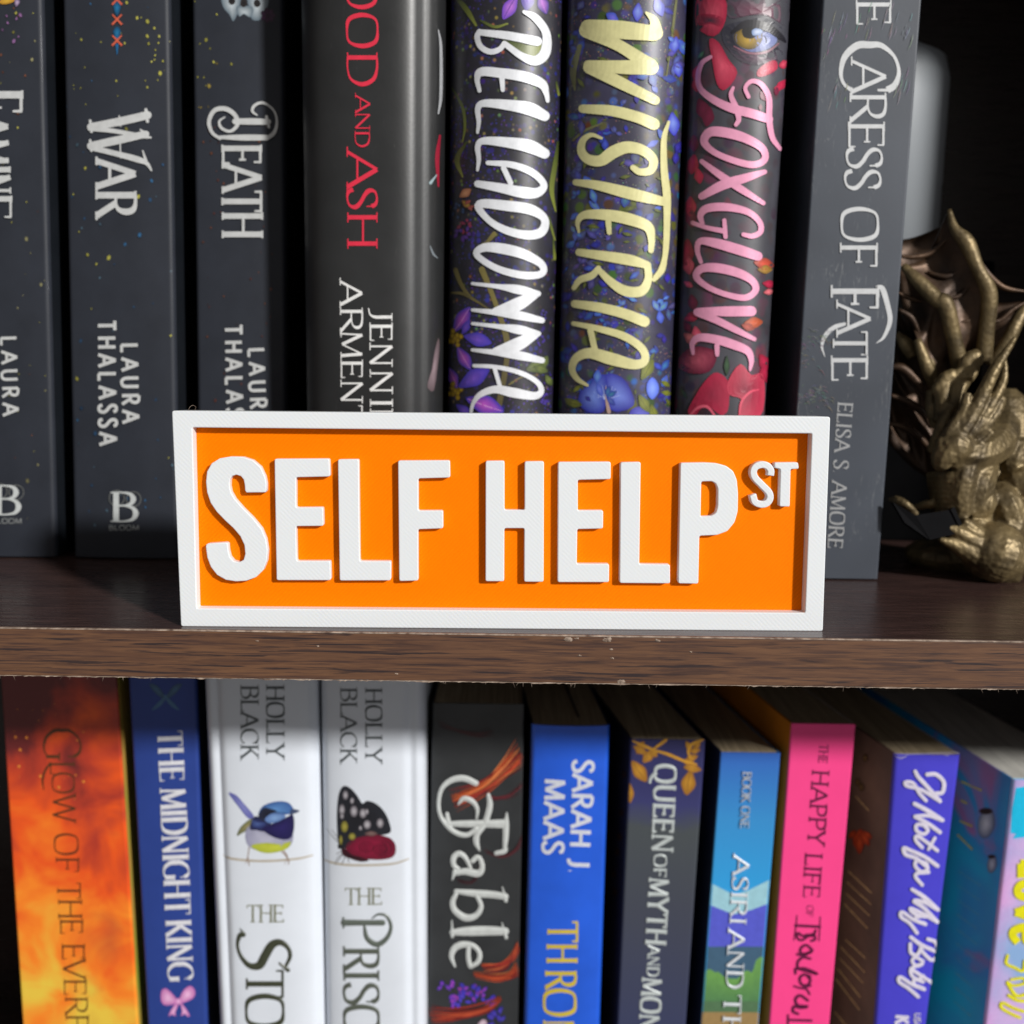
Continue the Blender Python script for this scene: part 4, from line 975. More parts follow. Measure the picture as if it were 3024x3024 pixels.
# ------------------------------------------------------------------ lower shelf
ZB = LOW_Z + 0.0003
ya, yb, yc = zc(0, 1560, 900), zc(0, 2224, 800), zc(600, 2224, 800)
yd, ye, yf, yg = zc(1200, 2000, 800), zc(1250, 2424, 600), zc(1750, 2000, 700), zc(1800, 2424, 600)
yh, yi, yj = zc(2300, 1950, 724), zc(2324, 2324, 700), zc(550, 2000, 800)

# 1 fiery paperback
def fire_mat():
    m = NT("flame_cloud_cover"); v = m.coord((1, 1, 1)); sx = m.n("ShaderNodeSeparateXYZ")
    tc = m.n("ShaderNodeTexCoord"); m.l(tc.outputs['Object'], sx.inputs[0])
    a = m.noise(v, 40, 4, .5, .5); b = m.noise(m.coord((1, 1, 1), (1, 2, 0)), 30, 3, .5, .4)
    mr = m.n("ShaderNodeMapRange"); mr.inputs['From Min'].default_value = 0.100; mr.inputs['From Max'].default_value = 0.235
    m.l(sx.outputs['Z'], mr.inputs[0])
    t = m.n("ShaderNodeMath"); t.operation = 'MULTIPLY_ADD'; m.l(mr.outputs[0], t.inputs[0]); t.inputs[1].default_value = -0.75; t.inputs[2].default_value = 0.78
    s2 = m.n("ShaderNodeMath"); s2.operation = 'ADD'; m.l(t.outputs[0], s2.inputs[0])
    s3 = m.n("ShaderNodeMath"); s3.operation = 'MULTIPLY_ADD'; m.l(a, s3.inputs[0]); s3.inputs[1].default_value = 1.15; s3.inputs[2].default_value = -0.55
    m.l(s3.outputs[0], s2.inputs[1])
    base = m.ramp(s2.outputs[0], [(0.06, lin((104, 34, 34))), (0.24, lin((176, 56, 34))), (0.42, lin((228, 84, 24))), (0.62, lin((240, 130, 34))), (0.84, lin((226, 190, 66)))])
    # darker smoke to the right side
    sm = m.ramp(b, [(0.50, (0, 0, 0)), (0.66, (.75, .75, .75))])
    mx = m.n("ShaderNodeMapRange"); mx.inputs['From Min'].default_value = -0.004; mx.inputs['From Max'].default_value = 0.014; m.l(sx.outputs['X'], mx.inputs[0])
    base = m.mix(m.mix(1.0, sm, m.ramp(mx.outputs[0], [(0, (0, 0, 0)), (1, (1, 1, 1))]), 'MULTIPLY'), base, lin((150, 46, 44)))
    m.base(base); m.set(rough=.42, spec=.45, coat=.15); m.bump(m.noise(v, 800, 3), .2, .00005); return m.m
def strip_mat():
    m = NT("yellow_olive_cover_edge"); v = m.coord((1, 1, 1)); a = m.noise(v, 40, 3)
    m.base(m.ramp(a, [(0.35, lin((150, 160, 60))), (0.65, lin((196, 150, 74)))])); m.set(rough=.45); return m.m
g1 = Book("paperback_book", "orange and yellow flame-clouded paperback at the far left of the lower shelf", 0.096, ((9, 2130), (66, 3024)), ((352, 2130), (408, 3024)), -0.040, ZB, rc=0.0008)
g1.make(fire_mat(), M_BLKS, strip_mat())
k = Ink(g1, 0.00005); BR_ = lin((84, 48, 22)); kw = dict(a=.10, b=.04, nib=20, serif=.08, track=.05)
k.letters([('G', 1272, 1462, 278, 512), ('L', 1484, 1556, 318, 472), ('O', 1548, 1682, 332, 470), ('W', 1690, 1860, 336, 478)], ya, BR_, **kw)
k.ribbon([ya(p) for p in [(318, 1490), (285, 1540), (270, 1600), (278, 1660)]], (6, 7, 6, 2), BR_)
k.letters([('O', 572, 728, 390, 556), ('F', 742, 845, 402, 562), ('T', 925, 1040, 412, 575), ('H', 1045, 1180, 420, 582), ('E', 1185, 1285, 432, 590), ('E', 1360, 1468, 445, 602), ('V', 1472, 1608, 452, 608), ('E', 1612, 1722, 458, 615), ('R', 1738, 1864, 468, 622), ('F', 1868, 1965, 474, 630)], yb, BR_, **kw)
k.build("title_lettering", PRINT, g1.e)
k = Ink(g1, 0.00004); rnd = random.Random(41)
for i in range(26):
    x, y = rnd.uniform(30, 250), rnd.uniform(2040, 2420); r = rnd.choice((1.5, 2, 3, 5))
    k.blob([(x + r * math.cos(t), y + r * math.sin(t)) for t in range(6)], lin((236, 170, 60)), lin((206, 90, 40)), 0, rings=1)
k.build("spine_print", PRINT, g1.e)

# 2 royal blue
M_G2 = paper_mat("royal_blue_cover", (38, 62, 136), .42, .45, mottle=.06)
g2 = Book("paperback_book", "royal blue paperback with white capitals ending in a pink bow", 0.094, ((385, 2130), (435, 3024)), ((583, 2130), (612, 3024)), -0.040, ZB, rc=0.0012, bulge=.0006)
g2.make(M_G2, M_G2, paper_mat("dark_navy_cover_side", (12, 18, 40), .4))
k = Ink(g2, 0.00008); LB = lin((226, 226, 232)); kw = dict(a=.18, b=.05, nib=4, serif=.05, track=.1, ridge=0.00015)
def seg(z0_, p0, z1_, p1): return z0_(p0), z1_(p1)
P0 = ya((1000, 1290)); P1 = yb((1200, 1622))
def along(y): t = (y - P0[1]) / (P1[1] - P0[1]); return (P0[0] + (P1[0] - P0[0]) * t, y)
k.text("THE", along(2161), along(2306), 72, LB, **kw); k.text("MIDNIGHT", along(2330), along(2702), 74, LB, **kw); k.text("KING", along(2721), along(2896), 73, LB, **kw)
k.build("title_lettering", FOIL, g2.e)
k = Ink(g2, 0.00008); p0, p1 = lin((238, 190, 226)), lin((196, 110, 180))
for P in ([(1265, 1760), (1190, 1680), (1150, 1700), (1150, 1770), (1185, 1800), (1255, 1785)], [(1280, 1755), (1310, 1690), (1360, 1660), (1392, 1700), (1375, 1750), (1290, 1785)], [(1255, 1780), (1270, 1800), (1250, 1850), (1255, 1875), (1222, 1865), (1205, 1880), (1210, 1850)], [(1285, 1780), (1310, 1800), (1350, 1860), (1345, 1882), (1318, 1862), (1290, 1875), (1298, 1840)], [(1250, 1755), (1290, 1750), (1292, 1790), (1255, 1790)]):
    k.blob([yb(p) for p in P], p0, p1, 3)
k.build("bow_emblem", PRINT, g2.e)
k = Ink(g2, 0.00008); tc_ = lin((70, 112, 150))
for sg in (-1, 1):
    k.blob([ya((1050 + sg * a, b)) for a, b in [(12, 1080), (60, 1050), (100, 1000), (95, 985), (50, 1000), (15, 1050)]], tc_, tuple(v * .5 for v in tc_), 3)
    k.ribbon([ya((1050 - sg * 10, 1060)), ya((1050 + sg * 40, 1115)), ya((1050 + sg * 82, 1150))], (5, 12, 4), tc_)
k.build("crossed_emblem", PRINT, g2.e)

# 3, 4 white hardbacks
M_W = paper_mat("white_jacket", (213, 219, 228), .36, .5, coat=.1, mottle=.03)
INKG = lin((66, 74, 76)); OLV = lin((116, 112, 72)); OLD = lin((64, 68, 52))
def hb(label, left, right, Y=0.089):
    b = Book("hardcover_book", label, Y, left, right, -0.032, ZB, rc=0.0026, hard=True, bulge=.0032, pw=3.2, grooves=((0.125, .0011, .0012), (0.965, .0008, .0012)))
    b.make(M_W); return b
g3 = hb("white hardback with a little blue bird perched on its spine", ((606, 2130), (646, 3024)), ((937, 2130), (956, 3024)))
k = Ink(g3, 0.00006); kw = dict(a=.15, b=.045, nib=18, serif=.13)
k.text("BLACK", ya((1528, 1000)), ya((1528, 1458)), 51, INKG, **kw); k.text("HOLLY", ya((1690, 1000)), ya((1692, 1455)), 51, INKG, **kw); k.build("author_lettering", PRINT, g3.e)
k = Ink(g3, 0.00006)
k.text("THE", yc((312, 1205)), yc((572, 1205)), 50, lin((128, 130, 106)), a=.13, b=.06, nib=15, serif=.1, track=.03)
K8 = 800 / 1932
def SS(z, items, c, kk=K8, ridge=0.0003):
    for pts, ws, *cl in items: k.ribbon([z(p) for p in pts], [w * kk for w in ws], c, seg=7, closed=bool(cl), ridge=ridge)
SS(yc, [([(262, 1250), (290, 1295), (262, 1300), (245, 1370), (270, 1450), (330, 1515), (400, 1515), (440, 1450), (490, 1370), (550, 1350), (605, 1390), (620, 1450), (590, 1520)], (4, 30, 34, 22, 26, 40, 58, 62, 58, 44, 30, 28, 20)), ([(545, 1500), (605, 1548)], (16, 30))], OLD)
k.letters([('T', 1548, 1745, 312, 572), ('O', 1722, 1960, 308, 572)], yc, OLD, a=.15, b=.06, nib=10, serif=.1, ridge=.0003)
k.build("title_lettering", FOIL, g3.e)
k = Ink(g3, 0.00004)
def BB(P, c0, c1, z=yc, **kw): k.blob([z(p) for p in P], lin(c0), lin(c1), 3, rings=3, **kw)
k.ribbon([yc(p) for p in [(138, 725), (200, 752), (350, 768), (500, 768), (680, 752), (782, 728)]], [5, 7, 7, 7, 6, 4], lin((184, 174, 158)))
for P in ([(330, 660), (318, 740), (300, 790)], [(318, 745), (328, 800)], [(570, 690), (600, 740), (580, 795)], [(590, 730), (612, 770), (605, 800)], [(560, 700), (598, 745), (612, 790)]): k.ribbon([yc(p) for p in P], [3.5, 3, 1.2], lin((150, 128, 114)))
BB([(180, 285), (235, 300), (290, 360), (350, 430), (360, 460), (320, 465), (250, 380)], (140, 144, 206), (92, 96, 168))
BB([(240, 590), (265, 530), (320, 480), (360, 465), (370, 500), (330, 540), (280, 570)], (150, 140, 96), (96, 104, 70))
BB([(300, 580), (330, 520), (430, 520), (620, 560), (640, 620), (600, 680), (500, 712), (400, 700), (320, 660)], (186, 186, 204), (150, 150, 176))
BB([(340, 660), (450, 640), (560, 650), (625, 630), (600, 680), (500, 712), (410, 706)], (200, 206, 70), (172, 182, 60))
BB([(340, 500), (370, 450), (420, 470), (520, 530), (440, 560), (380, 550), (335, 545)], (44, 54, 110), (30, 32, 64))
BB([(420, 540), (480, 510), (590, 460), (640, 440), (650, 520), (630, 600), (570, 618), (480, 590)], (40, 32, 96), (26, 22, 70))
BB([(395, 430), (430, 375), (520, 345), (600, 350), (640, 390), (640, 430), (560, 440), (480, 430), (410, 470)], (96, 146, 206), (56, 90, 150))
BB([(395, 440), (430, 390), (490, 400), (590, 430), (520, 440), (440, 480), (405, 470)], (20, 22, 34), (34, 40, 62))
BB([(440, 470), (490, 430), (560, 435), (590, 455), (530, 490), (470, 500)], (130, 164, 210), (90, 120, 176))
BB([(630, 400), (690, 412), (640, 436), (620, 440)], (70, 84, 120), (50, 60, 90))
BB([(350, 470), (380, 490), (450, 498), (400, 530), (350, 520)], (76, 96, 150), (44, 56, 110))
k.build("bird_print", PRINT, g3.e)

g4 = hb("white hardback with a black and crimson butterfly on its spine", ((947, 2130), (960, 3024)), ((1255, 2130), (1258, 3024)), 0.0895)
g4.grooves = ((0.03, .0006, .001), (0.865, .0011, .0012))
for ch in list(g4.e.children): bpy.data.objects.remove(ch)
g4.make(M_W)
k = Ink(g4, 0.00006)
k.text("BLACK", yj((1102, 78)), yj((1102, 606)), 47, INKG, **kw); k.text("HOLLY", yj((1280, 82)), yj((1282, 606)), 47, INKG, **kw); k.build("author_lettering", PRINT, g4.e)
k = Ink(g4, 0.00006)
k.text("THE", yc((1012, 1080)), yc((1272, 1080)), 48, lin((128, 130, 106)), a=.13, b=.06, nib=15, serif=.1, track=.03)
SS(yc, [([(1005, 1210), (1150, 1210), (1280, 1210)], (46, 40, 42)), ([(1000, 1175), (1002, 1245)], (14, 14)), ([(1150, 1235), (1170, 1320), (1240, 1365), (1310, 1320), (1340, 1240), (1310, 1165), (1250, 1150), (1205, 1180)], (18, 34, 40, 32, 24, 22, 16, 8))], lin((100, 108, 100)))
k.letters([('R', 1392, 1548, 1005, 1250), ('I', 1562, 1612, 1008, 1250), ('S', 1640, 1790, 1005, 1252), ('O', 1800, 1990, 1008, 1252)], yc, lin((92, 98, 88)), a=.15, b=.06, nib=10, serif=.1, ridge=.0003)
k.build("title_lettering", FOIL, g4.e)
k = Ink(g4, 0.00004)
k.ribbon([yc(p) for p in [(845, 745), (900, 775), (1000, 795), (1150, 800), (1350, 790), (1465, 755)]], [4, 6, 7, 7, 6, 4], lin((184, 174, 158)))
for P in ([(975, 650), (930, 600), (880, 540)], [(975, 645), (950, 590), (915, 545)], [(985, 700), (950, 720)], [(1000, 720), (955, 775)], [(1015, 730), (990, 790)], [(1030, 740), (1040, 780)], [(1000, 715), (960, 745), (940, 800)]): k.ribbon([yc(p) for p in P], [2.2, 1.6, 1], lin((44, 40, 44)))
BB([(965, 640), (955, 520), (955, 400), (968, 290), (1000, 235), (1050, 250), (1100, 305), (1135, 360), (1170, 340), (1240, 365), (1300, 430), (1335, 520), (1330, 570), (1240, 590), (1140, 600), (1060, 640), (1000, 690)], (22, 22, 28), (34, 36, 44))
BB([(1020, 660), (1080, 610), (1170, 590), (1260, 585), (1340, 610), (1375, 670), (1355, 740), (1260, 762), (1160, 755), (1080, 740), (1030, 710)], (150, 20, 60), (104, 14, 42))
BB([(985, 690), (1010, 680), (1050, 720), (1120, 740), (1185, 765), (1120, 775), (1040, 750), (1000, 730)], (34, 12, 22), (60, 14, 28))
BB([(962, 650), (985, 655), (990, 680), (965, 682)], (30, 26, 30), (30, 26, 30))
for (x, y, a, b) in ((1015, 300, 20, 34), (1062, 340, 14, 24), (990, 405, 22, 42), (1075, 415, 28, 42), (1140, 430, 26, 36), (1168, 418, 12, 22), (1170, 510, 28, 34), (1262, 500, 26, 36), (990, 450, 14, 22), (1122, 535, 12, 18)): BB([(x + a * math.cos(t), y + b * math.sin(t)) for t in [q * 1.047 for q in range(6)]], (196, 192, 198), (84, 78, 86))
for (x, y, a, b) in ((1008, 525, 26, 42), (1062, 595, 26, 26), (982, 620, 12, 36)): BB([(x + a * math.cos(t), y + b * math.sin(t)) for t in [q * 1.047 for q in range(6)]], (176, 166, 74), (104, 98, 40))
BB([(1150, 575), (1200, 555), (1245, 575), (1200, 592)], (130, 104, 100), (90, 66, 66))
for r in (10, 24, 40):
    for cx in (1165, 1265): k.ribbon([yc((cx + r * 1.25 * math.cos(t), 672 + (cx - 1165) * .15 + r * .9 * math.sin(t))) for t in [q * .785 for q in range(8)]], [2.0], lin((60, 10, 28)), closed=True, seg=2)
for (r, s) in ((70, 60), (95, 72)): k.ribbon([yc((1215 + r * 1.35 * math.cos(t), 678 + s * math.sin(t))) for t in [q * .3 - .9 for q in range(8)]], [1.8], lin((66, 10, 30)), seg=2)
k.build("butterfly_print", PRINT, g4.e)

# 5 dark cover with flying red hair
M_G5 = paper_mat("charcoal_cover", (44, 46, 48), .44, .5, mottle=.2)
g5 = Book("paperback_book", "charcoal paperback with pale storybook lettering and streaming copper hair", 0.096, ((1275, 2200), (1264, 3024)), ((1546, 2200), (1531, 3024)), (1400, 2078), ZB, rc=0.0008)
g5.make(M_G5, M_BLKS)
k = Ink(g5, 0.00004); rnd = random.Random(51)
def hair(z, pts, n, spread, w, cols, kx=1.0):
    for i in range(n):
        o1, o2 = rnd.gauss(0, 1), rnd.gauss(0, 1); m_ = len(pts) - 1; c = lin(rnd.choice(cols)); f = rnd.uniform(.35, 1.0)
        P = [z((x + (o1 * (1 - j / m_) + o2 * j / m_) * spread[j] * .35, y + (o1 * (1 - j / m_) + o2 * j / m_) * spread[j])) for j, (x, y) in enumerate(pts)]
        k.ribbon(P, [0.5, w * rnd.uniform(.5, 1.2), w * rnd.uniform(.5, 1), .5], tuple(v * f for v in c), seg=4, ends=False)
CO = [(226, 96, 50), (200, 70, 46), (240, 140, 80), (160, 48, 40), (120, 36, 40)]
hair(yd, [(820, 540), (700, 660), (540, 790), (330, 880)], 46, [40, 34, 26, 30], 4, CO)
hair(yd, [(830, 760), (740, 840), (640, 860), (560, 840)], 12, [20, 16, 12, 20], 2.2, [(110, 40, 48), (80, 34, 44)])
hair(yd, [(830, 1130), (780, 1230), (680, 1280), (560, 1240)], 10, [30, 16, 10, 10], 3, [(96, 40, 48), (70, 34, 40)])
hair(yd, [(620, 390), (500, 410), (350, 380), (230, 330)], 10, [20, 16, 12, 20], 2.2, [(90, 36, 44), (70, 30, 36)])
hair(ye, [(905, 1180), (850, 1290), (740, 1370), (560, 1390)], 24, [30, 26, 20, 22], 3.6, CO)
hair(ye, [(900, 1390), (830, 1460), (700, 1490), (480, 1460)], 30, [44, 26, 20, 12], 4, CO)
hair(ye, [(740, 1690), (600, 1790), (350, 1850), (60, 1850)], 34, [10, 26, 34, 44], 4.5, [(170, 50, 40), (120, 36, 34), (196, 80, 50)])
hair(ye, [(560, 380), (500, 560), (420, 590), (320, 560)], 8, [14, 12, 10, 10], 2, [(70, 32, 40)])
for i in range(46):
    x, y = rnd.gauss(400, 120), rnd.gauss(1650, 55); x = min(max(x, 180), 640); y = max(1570, min(1760, y))
    k.petal(*ye((x, y)), rnd.uniform(0, 360), rnd.uniform(12, 26), rnd.uniform(8, 15), lin(rnd.choice([(96, 80, 220), (70, 60, 190), (170, 70, 190), (190, 70, 120)]) if x > 300 else rnd.choice([(190, 80, 200), (150, 70, 200)])), lin((52, 42, 150)))
for i in range(14): k.petal(*ye((rnd.uniform(600, 740), rnd.uniform(1820, 1940))), rnd.uniform(0, 360), 22, 12, lin((90, 76, 200)), lin((44, 40, 130)))
k.blob([ye(p) for p in [(520, 1932), (560, 1890), (600, 1900), (600, 1960), (520, 1960)]], lin((216, 200, 210)), lin((180, 150, 170)), 2)
k.build("spine_print", PRINT, g5.e)
k = Ink(g5, 0.0004); FB = lin((206, 210, 208)); 
SS(yd, [([(290, 975), (300, 1040), (320, 1075)], (26, 40, 20)), ([(290, 1045), (400, 1045), (560, 1045), (700, 1045)], (30, 46, 52, 62)), ([(715, 970), (712, 1050), (708, 1140), (700, 1230)], (14, 40, 40, 26)), ([(640, 1255), (700, 1240), (718, 1215)], (30, 34, 8)),
  ([(585, 840), (595, 920), (560, 1040), (505, 1120), (500, 1180), (520, 1235)], (26, 42, 40, 42, 40, 14)),
  ([(500, 1080), (430, 1125), (340, 1100), (260, 1020), (230, 920), (250, 800), (320, 735), (410, 720), (495, 755)], (28, 34, 34, 28, 26, 30, 40, 44, 40)), ([(500, 1010), (505, 940), (470, 885), (410, 865), (370, 905)], (14, 28, 36, 34, 14))], FB)
S6 = 600 / 1932
SS(ye, [([(300, 500), (400, 480), (520, 500), (560, 450), (545, 370), (510, 345), (470, 380)], (40, 62, 66, 50, 44, 44, 46)), ([(275, 560), (300, 480)], (14, 40)), ([(450, 450), (400, 350), (340, 310), (290, 350), (290, 420), (330, 455)], (30, 44, 50, 52, 46, 40)),
  ([(310, 670), (500, 690), (650, 700), (780, 720)], (40, 66, 66, 60)), ([(750, 630), (785, 760)], (12, 34)), ([(310, 700), (280, 770), (300, 850), (400, 920), (500, 900), (550, 810), (500, 700)], (40, 50, 56, 66, 54, 44, 36)),
  ([(275, 1060), (420, 1050), (600, 1045), (780, 1050)], (52, 84, 88, 70)), ([(270, 950), (275, 1100)], (14, 30)), ([(745, 970), (788, 1110)], (12, 34)),
  ([(430, 1195), (428, 1300), (445, 1380)], (40, 44, 44)), ([(450, 1390), (520, 1340), (535, 1260), (480, 1190), (380, 1175), (300, 1210), (268, 1290), (300, 1385)], (34, 46, 44, 46, 60, 60, 46, 20))], FB, S6)
k.build("title_lettering", FOIL, g5.e)

# 6 bright blue
M_G6 = paper_mat("cobalt_cover", (30, 88, 208), .38, .5, coat=.15, mottle=.1)
g6 = Book("paperback_book", "cobalt blue paperback with white author name above yellow capitals", 0.093, ((1570, 2145), (1548, 3024)), ((1801, 2148), (1772, 3024)), (1690, 2141), ZB, rc=0.0016, bulge=.0012, yaw=-.08)
g6.make(M_G6, M_BLKS, paper_mat("navy_cover_side", (24, 34, 74), .45))
m = MB(); P = [g6.P(t, g6.z1 - .00012 + dz, y) for t in (.63, .655) for y in (g6.Y + .008, g6.Y + .12) for dz in (0, .0002)]; m.hexa(P); m.build("page_gap_shade", M_BLKS, g6.e)  # dark strip laid on the page tops for the shade inside a gap
k = Ink(g6, 0.00006); kw = dict(a=.2, b=.16, nib=0, serif=0, track=.12, roundends=False)
k.text("SARAH J.", yd((1190, 592)), yd((1160, 1392)), 60, lin((216, 220, 232)), **kw); k.text("MAAS", yd((988, 726)), yd((972, 1255)), 60, lin((216, 220, 232)), **kw); k.build("author_lettering", FOIL, g6.e)
k = Ink(g6, 0.00006)
k.letters([('T', 958, 1152, 1190, 1468), ('H', 1175, 1350, 1182, 1458), ('R', 1428, 1590, 1168, 1448), ('O', 1600, 1856, 1150, 1446), ('N', 1895, 2100, 1150, 1430)], ye, lin((214, 190, 62)), a=.14, b=.07, nib=20, serif=.04)
k.build("title_lettering", FOIL, g6.e)

# 7 slate with golden leaves
def slate_mat():
    m = NT("slate_navy_cover"); tc = m.n("ShaderNodeTexCoord"); sx = m.n("ShaderNodeSeparateXYZ"); m.l(tc.outputs['Object'], sx.inputs[0])
    mr = m.n("ShaderNodeMapRange"); mr.inputs['From Min'].default_value = .10; mr.inputs['From Max'].default_value = .205; m.l(sx.outputs['Z'], mr.inputs[0])
    n = m.noise(m.coord(), 50, 3); q = m.n("ShaderNodeMath"); q.operation = 'MULTIPLY_ADD'; m.l(n, q.inputs[0]); q.inputs[1].default_value = .12; m.l(mr.outputs[0], q.inputs[2])
    m.base(m.ramp(q.outputs[0], [(0.0, lin((52, 58, 92))), (.5, lin((62, 66, 80))), (.82, lin((68, 74, 78))), (.9, lin((52, 54, 104))), (1.0, lin((44, 44, 92)))])); m.set(rough=.45); m.bump(n, .1); return m.m
M_G7 = slate_mat(); GOLD = lin((206, 150, 48)); GOLDD = lin((150, 100, 34))
g7 = Book("paperback_book", "slate paperback with golden leaves at the head of its spine", 0.0925, ((1862, 2184), (1823, 3024)), ((2084, 2190), (2026, 3024)), (1970, 2184), ZB, rc=0.0009, yaw=-.17)
g7.make(M_G7, paper_mat("night_cover_side", (36, 34, 52), .5), M_G7)
k = Ink(g7, 0.00005)
for (x, y, a, L, W) in ((320, 680, 55, 76, 40), (900, 770, 160, 1, 1), (800, 760, 100, 74, 44), (300, 860, 88, 60, 26), (420, 520, 120, 44, 26), (500, 590, 130, 50, 30), (480, 580, 60, 30, 24), (330, 560, 30, 50, 22), (860, 640, 160, 40, 22), (830, 700, 190, 36, 20), (880, 590, 170, 34, 20), (740, 730, 10, 54, 26), (760, 520, 60, 30, 18), (880, 520, 130, 30, 18)): k.petal(*yf((x, y)), a, L, W, GOLD, GOLDD, lin((120, 84, 30)))
for P in ([(490, 590), (620, 630), (740, 680), (850, 710)], [(330, 520), (420, 560), (490, 590)], [(900, 510), (820, 540), (780, 600), (800, 670)], [(490, 590), (560, 540), (600, 510)]): k.ribbon([yf(p) for p in P], [5, 9, 8, 4], GOLD)
k.build("leaf_print", PRINT, g7.e)
k = Ink(g7, 0.00008); kw = dict(a=.2, b=.12, nib=8, serif=.05, track=.12, ridge=.0002); QC = lin((196, 204, 204))
k.text("QUEEN", yf((512, 712)), yf((482, 1418)), 60, QC, **kw); k.text("OF", yf((500, 1445)), yf((498, 1625)), 36, QC, **kw)
k.text("MYTH", yg((382, 542)), yg((345, 1170)), 57, QC, **kw); k.text("AND", yg((366, 1188)), yg((355, 1478)), 34, QC, **kw); k.text("MONSTERS", yg((316, 1490)), yg((235, 2620)), 57, QC, **kw)
k.build("title_lettering", FOIL, g7.e)
k = Ink(Plane(g7.leftside().p, g7.leftside().n), 0.0001)
for (x, y) in ((255, 790), (235, 1100), (220, 1300), (200, 1420), (170, 1600), (180, 1750)): k.blob([yf((x + 22 * math.cos(t), y + 36 * math.sin(t))) for t in range(6)], lin((84, 52, 34)), lin((46, 34, 34)), 2)
k.build("cover_print", PRINT_MATTE, g7.e)

# 8 landscape spine
M_G8 = paper_mat("navy_side_cover", (14, 26, 52), .5)
def sky_mat():
    m = NT("blue_sky_cover"); tc = m.n("ShaderNodeTexCoord"); sx = m.n("ShaderNodeSeparateXYZ"); m.l(tc.outputs['Object'], sx.inputs[0])
    mr = m.n("ShaderNodeMapRange"); mr.inputs['From Min'].default_value = .155; mr.inputs['From Max'].default_value = .212; m.l(sx.outputs['Z'], mr.inputs[0])
    m.base(m.ramp(mr.outputs[0], [(0, lin((44, 156, 220))), (.5, lin((52, 140, 204))), (1, lin((46, 92, 184)))])); m.set(rough=.42, coat=.1); return m.m
g8 = Book("paperback_book", "paperback with a flat painted landscape of sky, hills and bushes on its spine", 0.0915, ((2128, 2222), (2070, 3024)), ((2305, 2232), (2241, 3024)), (2215, 2223), ZB, rc=0.0006, yaw=-.17)
g8.make(sky_mat(), M_G8, paper_mat("blue_front_cover", (70, 140, 200), .45))
k = Ink(g8, 0.00004)
def Y_(y): return yg((0, y))[1]
def bd(top, bot, c, c2=None): k.band([(t, Y_(y)) for t, y in top], [(t, Y_(y)) for t, y in bot], lin(c), lin(c2) if c2 else None, n=30)
bd([(0, 592), (.06, 610), (.4, 705), (.66, 655), (1, 556)], [(0, 820), (.4, 905), (1, 800)], (158, 206, 220))
bd([(0, 800), (.06, 812), (.42, 890), (.7, 850), (1, 786)], [(0, 1230), (1, 1230)], (88, 94, 208))
bd([(0, 1196), (1, 1196)], [(0, 1600), (1, 1600)], (66, 98, 124))
bd([(0, 1440), (.05, 1410), (.12, 1415), (.17, 1440), (.24, 1436), (.32, 1476), (.45, 1500), (.58, 1500), (.66, 1435), (.74, 1420), (.82, 1450), (.86, 1330), (.92, 1298), (1, 1290)], [(0, 1720), (1, 1720)], (110, 162, 82), (84, 132, 84))
bd([(0, 1716), (1, 1716)], [(0, 1835), (1, 1835)], (84, 118, 84))
bd([(0, 1818), (1, 1822)], [(0, 2600), (1, 2600)], (158, 130, 84))
k.build("landscape_print", PRINT_MATTE, g8.e)
k = Ink(g8, 0.0004); WH = lin((224, 230, 236)); kw = dict(a=.19, b=.08, nib=15, serif=.12, ridge=.0002)
k.text("BOOK ONE", yf((1226, 772)), yf((1204, 1228)), 25, tuple(v * .7 for v in WH), **kw); k.build("series_lettering", FOIL, g8.e)
k = Ink(g8, 0.0004)
k.text("ASIRI", yg((1182, 332)), yg((1146, 975)), 46, WH, **kw); k.text("AND", yg((1132, 1040)), yg((1108, 1590)), 48, WH, **kw); k.text("THE", yg((1090, 1655)), yg((1070, 2240)), 50, WH, **kw)
k.build("title_lettering", FOIL, g8.e)

# 9 hot pink
M_PINK = paper_mat("hot_pink_cover", (246, 68, 140), .48, .4, mottle=.03)
M_OR = paper_mat("orange_side_cover", (214, 130, 30), .5)
g9 = Book("paperback_book", "hot pink paperback with thin plum serif title and an orange back cover", 0.0905, ((2337, 2137), (2272, 3024)), ((2527, 2145), (2450, 3024)), (2430, 2138), ZB, rc=0.0006, yaw=-.17)
M_BOUNCE = paper_mat("bounce_front_cover", (196, 186, 176), .5); g9.make(M_PINK, M_OR, M_BOUNCE)  # unseen front covers, pale only to bounce light onto the next back cover
PL = lin((96, 16, 62)); kw = dict(a=.15, b=.06, nib=18, serif=.11)
k = Ink(g9, 0.00005)
k.text("THE", yh((322, 662)), yh((312, 806)), 26, PL, **kw); k.text("HAPPY", yh((268, 868)), yh((232, 1448)), 48, PL, **kw); k.text("LIFE", yh((215, 1522)), yh((193, 1862)), 48, PL, **kw); k.text("OF", yi((165, 965)), yi((158, 1052)), 19, PL, **kw)
